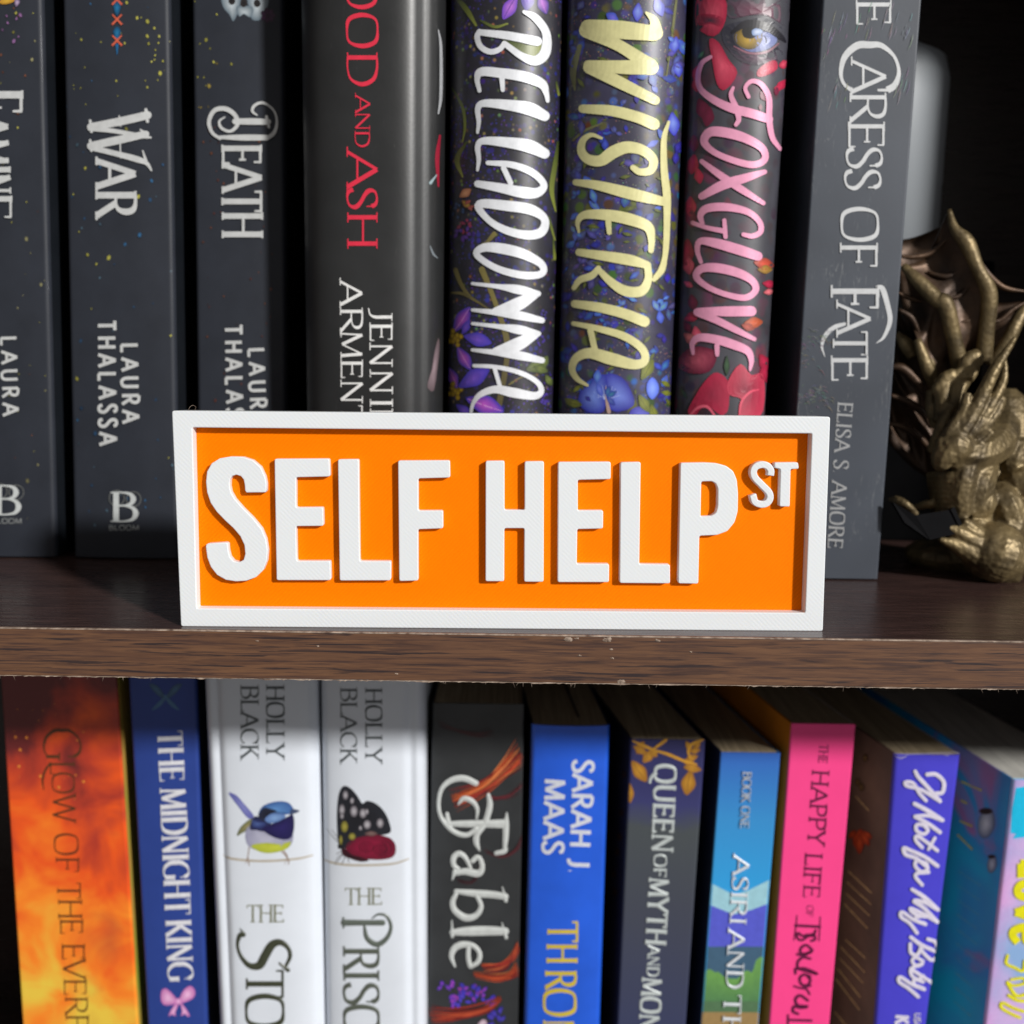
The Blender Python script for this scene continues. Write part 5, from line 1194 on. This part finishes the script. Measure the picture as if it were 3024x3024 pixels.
for P, w in (([(72, 1130), (268, 1140)], [7]), ([(82, 1048), (75, 1130), (58, 1250)], [2.5, 3, 2.5]), ([(272, 1060), (268, 1150), (262, 1255)], [2.5, 3, 2.5]),
   ([(235, 1170), (212, 1215), (170, 1205), (130, 1215), (90, 1190), (85, 1230), (120, 1250), (170, 1220), (215, 1200), (232, 1240), (200, 1255)], [6]),
   ([(208, 1330), (160, 1290), (118, 1310), (110, 1350), (150, 1360), (205, 1340), (140, 1370), (85, 1365)], [6.5]),
   ([(190, 1400), (130, 1390), (88, 1430), (95, 1480), (150, 1480), (250, 1525), (150, 1500), (75, 1480), (70, 1520)], [6.5]),
   ([(190, 1545), (140, 1530), (105, 1560), (120, 1610), (170, 1615), (192, 1575), (170, 1545)], [6.5]),
   ([(195, 1620), (120, 1640), (60, 1625)], [5]), ([(110, 1640), (160, 1650), (185, 1690)], [5]),
   ([(170, 1740), (110, 1700), (70, 1730), (90, 1780), (170, 1790), (110, 1800), (60, 1790), (50, 1830), (90, 1850)], [7]),
   ([(10, 1860), (8, 1960)], [5]), ([(20, 1900), (200, 1905)], [6])): k.ribbon([yi(p) for p in P], [q * 1.25 for q in w], PL, seg=5)
k.build("title_lettering", PRINT, g9.e)

# 10 violet blue
M_VIO = paper_mat("violet_blue_cover", (70, 64, 200), .42, .45, mottle=.05)
def brown_mat():
    m = NT("brown_back_cover"); v = m.coord((1, 1, 1)); n = m.noise(v, 30, 4)
    m.base(m.ramp(n, [(.35, lin((92, 66, 62))), (.65, lin((126, 94, 84)))])); m.set(rough=.5); return m.m
g10 = Book("paperback_book", "violet blue paperback with white brush script and a brown back cover", 0.0885, ((2640, 2236), (2583, 3024)), ((2838, 2225), (2737, 3024)), (2745, 2228), ZB, rc=0.0012, bulge=.0006, yaw=-.17)
g10.make(M_VIO, brown_mat(), M_BOUNCE)
k = Ink(g10, 0.0004); WS = lin((228, 222, 240))
def SC(z, items, w0=1.0):
    for P, w in items: k.ribbon([z(p) for p in P], [q * w0 * 1.2 for q in w], WS, seg=6, ridge=.00006)
SC(yh, [([(1075, 875), (1100, 920), (1160, 985), (1270, 1110)], [9, 10, 10, 10]), ([(1170, 900), (1240, 900), (1300, 960), (1290, 1040), (1240, 1050)], [10]), ([(1270, 1110), (1120, 1020), (1010, 990), (1000, 960), (1060, 970), (1110, 1050), (1160, 1105)], [9]),
  ([(1070, 1130), (1180, 1190), (1290, 1260)], [10, 11, 10]), ([(1290, 1262), (1180, 1225), (1075, 1230)], [9]), ([(1075, 1232), (1180, 1290), (1270, 1355)], [10]),
  ([(1160, 1300), (1090, 1295), (1085, 1340), (1140, 1370), (1175, 1340), (1150, 1305)], [9]), ([(1250, 1500), (1160, 1430), (1090, 1385), (1080, 1420), (1130, 1475)], [9]), ([(1230, 1400), (1180, 1490)], [8]),
  ([(1250, 1620), (1150, 1550), (1040, 1500), (985, 1480), (1000, 1530), (1080, 1560), (1160, 1620)], [10]), ([(1160, 1600), (1090, 1580), (1075, 1620), (1120, 1665), (1170, 1650), (1165, 1605)], [9]), ([(1180, 1670), (1090, 1680), (1080, 1710), (1130, 1770)], [9])])
SC(yi, [([(1020, 835), (1120, 900), (1230, 1000)], [9, 11, 10]), ([(1230, 1000), (1120, 940), (1035, 930), (1120, 990), (1225, 1100)], [10]), ([(1225, 1100), (1100, 1030), (1010, 990), (1020, 1020), (1080, 1060)], [9]), ([(1130, 1060), (1060, 1050), (1060, 1090), (1120, 1110)], [8]), ([(1130, 1120), (1030, 1080), (940, 1020), (930, 1060), (1000, 1110), (1060, 1190)], [9]),
  ([(1010, 1225), (1100, 1290), (1215, 1340)], [9, 10, 9]), ([(1150, 1240), (1215, 1270), (1225, 1370), (1180, 1410), (1110, 1350), (1090, 1310)], [9]), ([(1090, 1320), (1060, 1370), (1010, 1350), (1005, 1280)], [9]),
  ([(1110, 1420), (1050, 1390), (1020, 1420), (1060, 1460), (1110, 1440), (1050, 1460), (1010, 1480)], [8]), ([(1200, 1605), (1110, 1550), (1015, 1490), (1020, 1540), (1070, 1570), (1110, 1540)], [9]), ([(1110, 1590), (1040, 1570), (1040, 1610), (1110, 1640)], [8]), ([(1120, 1650), (1020, 1610), (925, 1550), (915, 1590), (990, 1640), (1070, 1710)], [9])])
k.build("title_lettering", FOIL, g10.e)
k = Ink(g10, 0.0002); k.text("KEN", yi((885, 1862)), yi((870, 2080)), 40, WS, a=.24, b=.22, nib=0, serif=0); k.text("USA", yi((1042, 1842)), yi((1034, 1960)), 18, tuple(v * .8 for v in WS), a=.2, b=.2, nib=0, serif=0)
k.build("author_lettering", FOIL, g10.e)
# creased corner at the head
k = Ink(g10, 0.00005)
for P in ([(905, 745), (960, 775), (1020, 742)], [(930, 755), (985, 765), (1010, 750)], [(1300, 740), (1330, 750), (1345, 732)], [(880, 735), (1100, 738), (1440, 722)]): k.ribbon([yh(p) for p in P], [.8, 2.4, .8], lin((176, 170, 206)))
k.build("worn_edge", PRINT_MATTE, g10.e)
sl = g10.leftside(); k = Ink(Plane(sl.p, sl.n), 0.0001); TAN = lin((232, 190, 140))
def fake_lines(z, rows, c, seed, w=2.2):
    r_ = random.Random(seed)
    for (x0, y0, x1, y1) in rows:
        L = math.hypot(x1 - x0, y1 - y0); t = 0
        while t < L:
            g = r_.uniform(10, 17); a, b = t / L, min(1, (t + g * .75) / L); X, Y = x0 + (x1 - x0) * a, y0 + (y1 - y0) * a
            h = r_.choice((10, 12, 16)); k.ribbon([z((X, Y - h * .6)), z((X + 3, Y + h * .3))], [w * 1.7, w], c, seg=2, ends=False)
            t += g
for i, (x0, y0, x1, y1) in enumerate([(500, 690, 690, 870), (490, 780, 690, 965), (480, 870, 670, 1050), (470, 960, 660, 1160), (480, 1250, 640, 1400), (440, 1310, 630, 1510), (430, 1400, 620, 1600), (410, 1480, 600, 1720), (400, 1570, 590, 1820), (390, 1840, 520, 1990), (560, 80, 670, 200)]): fake_lines(yi, [(x0, y0, x1, y1)], TAN, i)
for (x, y, a, L) in ((600, 340, 80, 50), (600, 340, 110, 56), (600, 360, 60, 50), (590, 380, 90, 60), (620, 360, 40, 34), (560, 350, 130, 34)): k.petal(*yi((x, y)), a, L, L * .45, lin((216, 84, 44)), lin((150, 44, 26)))
for (x, y) in ((680, 770), (650, 1000), (620, 960)): k.blob([yh((x + 22 * math.cos(t), y + 34 * math.sin(t))) for t in range(6)], lin((140, 106, 70)), lin((70, 48, 40)), 2)
k.build("cover_print", PRINT_MATTE, g10.e)

# 11 teal and pink, cut by the frame
def dots_mat():
    m = NT("halftone_pink_blue_cover"); v = m.coord(); vo = m.n("ShaderNodeTexVoronoi"); vo.inputs['Scale'].default_value = 1350; vo.inputs['Randomness'].default_value = .15; m.l(v, vo.inputs['Vector'])
    n = m.noise(v, 26, 3); pink = lin((232, 178, 232)); blue = lin((140, 176, 222))
    g = m.ramp(n, [(.4, pink), (.62, blue)]); d = m.ramp(vo.outputs['Distance'], [(.25, (1, 1, 1)), (.4, (0, 0, 0))])
    m.base(m.mix(d, g, lin((186, 136, 206)))); m.set(rough=.4, coat=.1); return m.m
def teal_mat():
    m = NT("teal_back_cover"); n = m.noise(m.coord((1, 1, 1), (0, 0, 2)), 26, 3, .5, .6)
    m.base(m.ramp(n, [(.42, lin((20, 170, 226))), (.6, lin((50, 140, 216))), (.7, lin((176, 90, 156)))])); m.set(rough=.45); return m.m
g11 = Book("paperback_book", "pink and cyan dotted paperback with yellow letters, cut by the right picture edge", 0.0835, ((2992, 2300), (2908, 3024)), ((3290, 2310), (3190, 3024)), (3060, 2303), ZB, rc=0.0012, bulge=.0004, yaw=-.17)
g11.spine(dots_mat()); g11.covers(teal_mat(), M_BLKS); g11.pages(PAGES_W)
k = Ink(g11, 0.00005)
k.blob([yh(p) for p in [(1845, 935), (2200, 935), (2200, 1450), (1930, 1395), (1850, 1405), (1790, 1395), (1800, 1200)]], lin((20, 196, 240)), lin((20, 196, 240)), 0, rings=4)
k.build("spine_print", PRINT, g11.e)
k = Ink(g11, 0.0003); YL = lin((238, 232, 20))
k.letters([('L', 600, 742, 1905, 2130), ('V', 945, 1100, 1862, 2060)], yi, YL, a=.3, b=.28, nib=0, serif=0)
k.letters([('o', 775, 915, 1880, 2300), ('e', 1135, 1275, 1842, 2260)], yi, YL, a=.17, b=.15, nib=0, serif=0)
for P, w in (([(1800, 1375), (1790, 1440), (1860, 1475), (1925, 1500), (1940, 1420)], [9]), ([(1800, 1590), (1850, 1620), (1940, 1600), (1925, 1560), (1830, 1570)], [8]), ([(1800, 1600), (1870, 1700), (1960, 1690)], [10]), ([(1810, 1700), (1880, 1740), (1960, 1745)], [10]), ([(1930, 1830), (1840, 1800), (1760, 1760), (1750, 1800), (1830, 1850), (1900, 1880)], [9])): k.ribbon([yi(p) for p in P], w, YL, seg=5)
k.build("title_lettering", PRINT, g11.e)
sl = g11.leftside(); k = Ink(Plane(sl.p, sl.n), 0.0001)
GR2 = lin((216, 220, 236))
for (x, y, a, b) in ((1635, 1285, 68, 120), (1680, 1605, 38, 72)):
    k.blob([yh((x + a * math.cos(t) - b * .12 * math.sin(t), y + b * math.sin(t))) for t in [q * .6 for q in range(10)]], GR2, lin((96, 110, 150)), 2)
    k.blob([yh((x - 4 + a * .8 * math.cos(t), y - b * .8 + b * .22 * math.sin(t))) for t in [q * .8 for q in range(8)]], lin((30, 20, 30)), lin((60, 40, 50)), 2)
OL = lin((216, 206, 60))
for (x0, y0, x1, y1) in ((1440, 960, 1600, 1030), (1440, 1110, 1480, 1130), (1430, 1270, 1520, 1310), (1410, 1380, 1520, 1490)): fake_lines(yh, [(x0, y0, x1, y1)], OL, int(x0 + y0), 3.4)
for q in range(10): fake_lines(yi, [(1400 - q * 4, 690 + q * 118, 1580 - q * 9, 810 + q * 118)], lin((120, 180, 210)), q, 1.2)
k.build("cover_print", PRINT_MATTE, g11.e)
# ------------------------------------------------------------------ bronze dragon figurine reading a book
def bronze(name, c0, c1, scales=True):
    m = NT(name); v = m.coord(); n = m.noise(v, 90, 5, .6)
    m.base(m.ramp(n, [(.3, lin(c0)), (.7, lin(c1))])); m.set(metal=.5, spec=.5)
    rr = m.ramp(m.noise(v, 200, 3), [(.3, (.42,) * 3), (.7, (.56,) * 3)]); m.l(rr, m.b.inputs['Roughness'])
    vo = m.n("ShaderNodeTexVoronoi"); vo.inputs['Scale'].default_value = 620; m.l(v, vo.inputs['Vector'])
    m.bump(m.mix(.35, vo.outputs['Distance'], n), .6 if scales else .3, .00035); return m.m
BRZ = bronze("aged_bronze", (60, 50, 34), (138, 120, 84)); BRZW = bronze("dark_bronze_membrane", (44, 32, 24), (84, 62, 44), False)
YD = 0.0960
dq = zc(2324, 1000, 700)
def kp(p): x, y = p; return (2524 + x * 500 / 773, 500 + y * 1250 / 1932)     # tall zoomed view
base_pt = on_z(2860, 1690, 0.0)
YD = base_pt.y
DR = thing("dragon_figurine", "aged bronze dragon figurine bowed over a tiny black open book, wings raised", "figurine", (base_pt.x, YD, 0.0))
def W(px, py, dy=0.0):
    if dy < -.014: dy = -.014 + (dy + .014) * .35
    return on_y(px, py, YD + dy)
def tube(m, pts, rs, seg=9, sub=5, flat=1.0):
    P = [(*p, r) for p, r in zip(pts, rs)]
    P = catmull(P, sub); rings = []; n = len(P); prevN = None
    for i, (x, y, z, r) in enumerate(P):
        a, b = P[max(0, i - 1)], P[min(n - 1, i + 1)]; d = Vector((b[0] - a[0], b[1] - a[1], b[2] - a[2])).normalized()
        ref = Vector((0, 1, 0)) if abs(d.y) < .9 else Vector((1, 0, 0)); u = d.cross(ref).normalized(); w = d.cross(u).normalized()
        r = max(r, 0.00012)
        rings.append([m.vert(Vector((x, y, z)) + u * math.cos(t) * r + w * math.sin(t) * r * flat) for t in [q * 2 * math.pi / seg for q in range(seg)]])
    for i in range(n - 1):
        for q in range(seg): m.face(rings[i][q], rings[i][(q + 1) % seg], rings[i + 1][(q + 1) % seg], rings[i + 1][q])
    m.face(*rings[0][::-1]); m.face(*rings[-1])
def ell(m, c, rx, ry, rz, tilt=0.0, seg=14):
    rows = []
    for i in range(1, seg // 2 + 3):
        f = math.pi * i / (seg // 2 + 3)
        row = []
        for q in range(seg):
            t = 2 * math.pi * q / seg; p = Vector((rx * math.sin(f) * math.cos(t), ry * math.sin(f) * math.sin(t), rz * math.cos(f)))
            p = Matrix.Rotation(tilt, 3, 'Y') @ p; row.append(m.vert(Vector(c) + p))
        rows.append(row)
    for i in range(len(rows) - 1):
        for q in range(seg): m.face(rows[i][q], rows[i][(q + 1) % seg], rows[i + 1][(q + 1) % seg], rows[i + 1][q])
    m.face(*rows[0][::-1]); m.face(*rows[-1])
def T(m, z, pts, rs, **kw): tube(m, [W(*z(p[:2]), p[2] if len(p) > 2 else 0) for p in pts], rs, **kw)
b = MB()
mm = 0.001
# haunches, chest, shoulder, neck arching over, tail
ell(b, W(2935, 1470, .010), .0130, .017, .026, .10)
ell(b, W(2950, 1330, .010), .0120, .013, .022, .0)
ell(b, W(2870, 1500, .004), .0085, .010, .024, .12)
T(b, dq, [(1760, 700, .004), (1700, 820, -.002), (1600, 900, -.008), (1480, 930, -.012), (1370, 900, -.014)], [.006, .0068, .0068, .0062, .0052])        # neck
ell(b, W(*dq((1360, 880)), -.016), .0060, .0055, .0060, -.5)                                           # skull
T(b, dq, [(1370, 850, -.016), (1300, 940, -.018), (1270, 1010, -.018), (1290, 1055, -.018)], [.0055, .0045, .0036, .0024])                        # muzzle
T(b, dq, [(1400, 930, -.015), (1370, 1000, -.017), (1340, 1050, -.017)], [.004, .003, .002])
for (pts, r) in (([(1330, 830, -.018), (1440, 720, -.018), (1560, 520, -.016), (1700, 240, -.014), (1860, -10, -.010)], .0030), ([(1400, 840, -.014), (1520, 740, -.016), (1640, 560, -.014), (1760, 340, -.012), (1770, 100, -.010)], .0026), ([(1450, 850, -.012), (1560, 760, -.015), (1700, 600, -.014), (1760, 480, -.012)], .0024), ([(1500, 860, -.012), (1600, 780, -.015), (1690, 690, -.014)], .0020), ([(1300, 820, -.018), (1340, 740, -.018), (1430, 600, -.016), (1470, 440, -.014)], .0022), ([(1640, 690, -.014), (1710, 620, -.014)], .0014), ([(1670, 650, -.014), (1740, 570, -.013)], .0014), ([(1690, 600, -.013), (1770, 520, -.012)], .0013)):
    T(b, dq, pts, [r, r, r * .8, r * .6, r * .25][:len(pts)] if len(pts) > 3 else [r, r * .8, r * .4][:len(pts)])
for i in range(11):      # crest knobs along the jaw
    t = i / 10; x, y = 1360 + 300 * t, 1010 - 240 * t + 20 * math.sin(t * 3); ell(b, W(*dq((x, y)), -.0185), .0011, .0012, .0014)
for i in range(9): ell(b, W(*dq((1290 + rnd.uniform(-50, 70), 860 + rnd.uniform(-40, 90))), -.0205), .0012, .0012, .0012)
for i in range(9):       # belly plates
    y = 1110 + i * 42; xw = 1160 + i * 6
    T(b, dq, [(1460, y - 30, -.010), (1390, y, -.0145), (1280, y + 12, -.0115), (xw, y + 8, .000)], [.0014, .0019, .0019, .0014], seg=8)
T(b, dq, [(1480, 960, -.012), (1440, 1120, -.014), (1410, 1280, -.014), (1420, 1430, -.013)], [.004, .0042, .004, .0038])
for i in range(12): ell(b, W(*dq((1440 - i * 2, 1000 + i * 36)), -.0175), .0018, .0016, .0015)
T(b, dq, [(1600, 1000, -.006), (1530, 1150, -.010), (1510, 1320, -.010), (1540, 1480, -.010), (1500, 1560, -.016)], [.005, .0066, .0064, .005, .0030])   # fore leg
T(b, dq, [(1700, 1230, -.004), (1760, 1330, -.008), (1800, 1480, -.008), (1760, 1600, -.010), (1700, 1700, -.014)], [.004, .0056, .0064, .006, .005])
T(b, dq, [(1620, 1230, -.008), (1600, 1330, -.012), (1600, 1420, -.012)], [.003, .0042, .003])
ell(b, W(*dq((1690, 1740)), -.014), .0108, .010, .0098, .35)                                          # paw
T(b, dq, [(1800, 1850, -.012), (1700, 1830, -.016), (1560, 1770, -.022), (1400, 1690, -.026), (1240, 1635, -.028)], [.004, .0055, .004, .0026, .0008])
T(b, dq, [(1640, 1700, -.018), (1500, 1640, -.024), (1400, 1580, -.026), (1300, 1525, -.027)], [.005, .0034, .0026, .0010])
T(b, dq, [(1560, 1620, -.018), (1500, 1540, -.022), (1430, 1480, -.023)], [.0036, .0024, .0010])
T(b, dq, [(1600, 1800, -.018), (1700, 1870, -.018), (1830, 1890, -.012)], [.003, .004, .005])
T(b, dq, [(840, 1310, -.004), (900, 1315, -.008), (980, 1360, -.010), (1060, 1440, -.010)], [.0008, .0014, .0014, .001])
T(b, dq, [(1040, 1380, -.002), (1150, 1350, -.006), (1300, 1340, -.008), (1400, 1390, -.010)], [.0012, .0016, .0016, .0016])
# coil of tail at the right
T(b, dq, [(1850, 1120, .004), (1830, 1020, -.002), (1860, 930, -.002), (1900, 900, -.002), (2010, 940, .0)], [.003, .0042, .0042, .004, .004])
T(b, dq, [(1780, 1250, .002), (1860, 1180, -.004), (1950, 1180, -.004), (2060, 1260, .0)], [.004, .0055, .0062, .006])
T(b, dq, [(1860, 1400, -.004), (1920, 1450, -.008), (2040, 1440, -.004)], [.0045, .0060, .006])
ell(b, W(2960, 1600, .006), .020, .018, .012); ell(b, W(2860, 1640, .012), .022, .016, .007)
body = b.build("body", BRZ, DR)
rm = body.modifiers.new("fuse", 'REMESH'); rm.mode = 'VOXEL'; rm.voxel_size = 0.00042; rm.use_smooth_shade = True
smo = body.modifiers.new("smooth", 'SMOOTH'); smo.iterations = 2; smo.factor = .5
tx = bpy.data.textures.new("scales", 'VORONOI'); tx.noise_scale = 0.0016
dp = body.modifiers.new("scales", 'DISPLACE'); dp.texture = tx; dp.texture_coords = 'LOCAL'; dp.strength = -0.0003; dp.mid_level = 0.4
# wings: bones with knuckled joints, membrane sagging between them
def wing(bones, cells, name="wing"):
    b = MB()
    for pts, rs in bones: tube(b, [W(*kp(p[:2]), p[2]) for p in pts], rs, sub=6, flat=.8)
    w = b.build(name, BRZ, DR, smooth=True)
    m = MB(); N = 14
    for A, B_2, sag in cells:
        A, B_2 = [W(*kp(p[:2]), p[2]) for p in A], [W(*kp(p[:2]), p[2]) for p in B_2]
        A, B_2 = catmull([tuple(p) for p in A], 5), catmull([tuple(p) for p in B_2], 5); n = 15
        def at(P, t): f = t * (len(P) - 1); i = min(int(f), len(P) - 2); return Vector(P[i]).lerp(Vector(P[i + 1]), f - i)
        g = []
        for i in range(n + 1):
            row = []
            for j in range(N + 1):
                u, v = i / n, j / N; u2 = u * (1 - sag * math.sin(math.pi * v))     # scalloped free edge
                p = at(A, u2).lerp(at(B_2, u2), v); fold = math.sin(u * 15 + v * 2) * .0011 * math.sin(math.pi * v) + .005 * math.sin(math.pi * v) * (.3 + .7 * u)
                row.append((p + Vector((0, fold, 0))))
            g.append(row)
        for off in (0, .0005):
            q = [[m.vert(p + Vector((0, off, 0))) for p in row] for row in g]
            for i in range(n):
                for j in range(N): m.face(q[i][j], q[i][j + 1], q[i + 1][j + 1], q[i + 1][j])
            if off: 
                for i in range(n):
                    for j in (0, N): m.face(q[i][j], q[i + 1][j], q0[i + 1][j], q0[i][j])
                for j in range(N): m.face(q[n][j], q[n][j + 1], q0[n][j + 1], q0[n][j])
            q0 = q
    m.build("membrane", BRZW, w, smooth=True, fixn=False)
root = (400, 1000, .008)
B1 = [(585, 870, .004), (600, 740, .002), (612, 570, .0), (560, 450, -.001), (510, 335, .0), (455, 270, .001), (430, 185, .003)]
B2 = [(480, 905, .004), (455, 790, .002), (415, 620, .0), (370, 590, .001), (290, 510, .003), (220, 440, .006)]
B3 = [(370, 985, .006), (330, 900, .003), (285, 775, .003)]
B4 = [(268, 850, .010), (235, 800, .010), (190, 750, .012)]
B0 = [(620, 900, .006), (690, 800, .004), (740, 700, .004), (800, 600, .006)]
R_ = [.0030, .0026, .0027, .0021, .0026, .0016, .0008]
wing([(B1, R_), (B2, [.0030, .0026, .0027, .0026, .0022, .0012]), (B3, [.0026, .0022, .0012]), (B4, [.0022, .0024, .0010]), (B0, [.0028, .0024, .0022, .0016]),
      ([(350, 840, .008), (345, 870, .006), (360, 930, .005)], [.0008, .0014, .0012])],
     [([(560, 900, .014), (585, 620, .012), (520, 350, .010), (445, 235, .010)], [(250, 800, .020), (215, 600, .020), (190, 440, .018), (170, 325, .018)], .05), ([(420, 1010, .016), (330, 900, .020), (200, 640, .022), (120, 430, .024)], [(370, 1430, .016), (240, 1340, .022), (110, 1180, .026), (40, 1000, .028)], .06),
      ([(560, 900, .006)] + B1[1:], [(500, 920, .006)] + B2[1:], .16), ([(470, 930, .008)] + B2[1:], [(370, 990, .009)] + B3[1:] + [(240, 640, .014)], .22), ([(620, 890, .008)] + B0[1:], [(590, 880, .008)] + B1[1:5], .30),
      ([(400, 1010, .012), (340, 960, .012), (200, 700, .016)], [(360, 1240, .012), (280, 1120, .014), (150, 880, .02)], .1), ([(360, 1230, .013), (270, 1110, .015), (150, 900, .02)], [(370, 1420, .012), (260, 1330, .016), (150, 1150, .02)], .12)])
# raised veins folding across the wing skin
m = MB()
for P, r in (([(200, 395), (270, 400), (350, 380), (440, 300)], .0009), ([(330, 470), (420, 490), (480, 450), (510, 390)], .0010), ([(400, 590), (470, 580), (530, 520), (545, 470)], .0009), ([(455, 700), (520, 690), (560, 640), (590, 590)], .0009), ([(600, 690), (660, 690), (720, 640), (790, 600)], .0008),
             ([(160, 900), (220, 910), (290, 980), (330, 1060)], .0016), ([(160, 1030), (240, 1060), (310, 1110), (345, 1180)], .0013), ([(150, 1160), (230, 1180), (310, 1240), (350, 1300)], .0013), ([(200, 640), (260, 680), (300, 760)], .0011), ([(190, 560), (260, 590), (370, 620)], .0009), ([(560, 400), (610, 480), (680, 540), (790, 560)], .0010)):
    tube(m, [W(*kp(p), .0035 if p[0] > 380 else .0055) for p in P], [r * .5] + [r] * (len(P) - 2) + [r * .4], seg=7)
m.build("wing_vein", BRZW, DR, smooth=True)
# knuckles where the fingers meet
kb = MB()
for (x, y) in ((395, 980), (412, 955), (435, 945), (450, 965), (470, 940), (490, 950), (500, 975), (485, 995), (415, 985), (505, 880), (525, 862), (545, 855), (560, 870), (380, 1000), (520, 900)): ell(kb, W(*kp((x, y)), -.004), .0020, .0020, .0026, .4)
for P, r in (([(410, 990, -.004), (400, 1060, -.005), (385, 1150, -.004)], .0024), ([(480, 990, -.004), (455, 1060, -.005), (420, 1130, -.006)], .0024), ([(350, 1010, .002), (350, 1090, .0), (370, 1180, .0)], .0018), ([(520, 880, -.002), (540, 910, -.004), (520, 960, -.006)], .002), ([(440, 1080, -.006), (400, 1180, -.008), (350, 1290, -.004)], .0022)): tube(kb, [W(*kp(p[:2]), p[2]) for p in P], [r, r * 1.1, r * .8])
kn = kb.build("wing_root", BRZ, DR)
r2 = kn.modifiers.new("fuse", 'REMESH'); r2.mode = 'VOXEL'; r2.voxel_size = .0006; r2.use_smooth_shade = True
# the tiny open book in its claws
lb = thing("open_book", "", "", (0, 0, 0)); del lb['label']; del lb['category']
bpy.data.objects.remove(lb)
M_LB = paper_mat("black_enamel", (14, 14, 16), .9, .08)
m = MB()
def slab(m, q, t):
    P = [W(*dq(p[:2]), p[2]) for p in q]; n = (P[1] - P[0]).cross(P[3] - P[0]).normalized() * t
    i = [m.vert(p) for p in P] + [m.vert(p + n) for p in P]
    for f in ((0, 1, 2, 3), (7, 6, 5, 4), (0, 4, 5, 1), (1, 5, 6, 2), (2, 6, 7, 3), (3, 7, 4, 0)): m.face(*[i[k_] for k_ in f])
slab(m, [(1045, 1440, -.030), (1330, 1395, -.026), (1440, 1580, -.030), (1165, 1640, -.034)], .0012)
slab(m, [(1335, 1390, -.0275), (1365, 1370, -.022), (1460, 1590, -.026), (1430, 1590, -.0315)], .0012)
slab(m, [(860, 1330, -.026), (1040, 1436, -.0305), (1160, 1640, -.034), (960, 1500, -.034)], .0012)
bk_ = m.build("open_book", M_LB, DR)
# pale rounded jar behind
def jar():
    J = thing("jar", "pale grey rounded jar on a made-up black box behind the dragon wing", "jar", (0.1370, 0.175, 0.108))
    m = MB(); prof_ = [(0.0005, 0.0), (.030, 0.0), (.033, .002), (.033, .070), (.031, .078), (.022, .083), (.0005, .0835)]; N = 40; R = []
    for r, z in prof_: R.append([m.vert(Vector((0.1370 + r * math.cos(q * 2 * math.pi / N), .175 + r * math.sin(q * 2 * math.pi / N), z + .108))) for q in range(N)])
    for i in range(len(R) - 1):
        for q in range(N): m.face(R[i][q], R[i][(q + 1) % N], R[i + 1][(q + 1) % N], R[i + 1][q])
    mt = NT("pale_ceramic"); mt.base(lin((140, 145, 150))); mt.set(rough=.5); m.build("body", mt.m, J, smooth=True)
jar()

X_ = thing("box", "made-up black box that keeps the space behind the dragon dark and carries the pale jar", "box", (0.16, 0.175, 0.0))  # invented box, near black so that it passes for the shade there
m = MB(); m.box(.104, .180, .142, .212, 0, .098); VEL = paper_mat("shade_black", (7, 7, 8), .95, .03); m.build("shade_box_body", VEL, X_, bevel=.001)
m = MB(); m.box(.103, .181, .141, .213, .0982, .1078); m.build("lid", VEL, X_, bevel=.001)
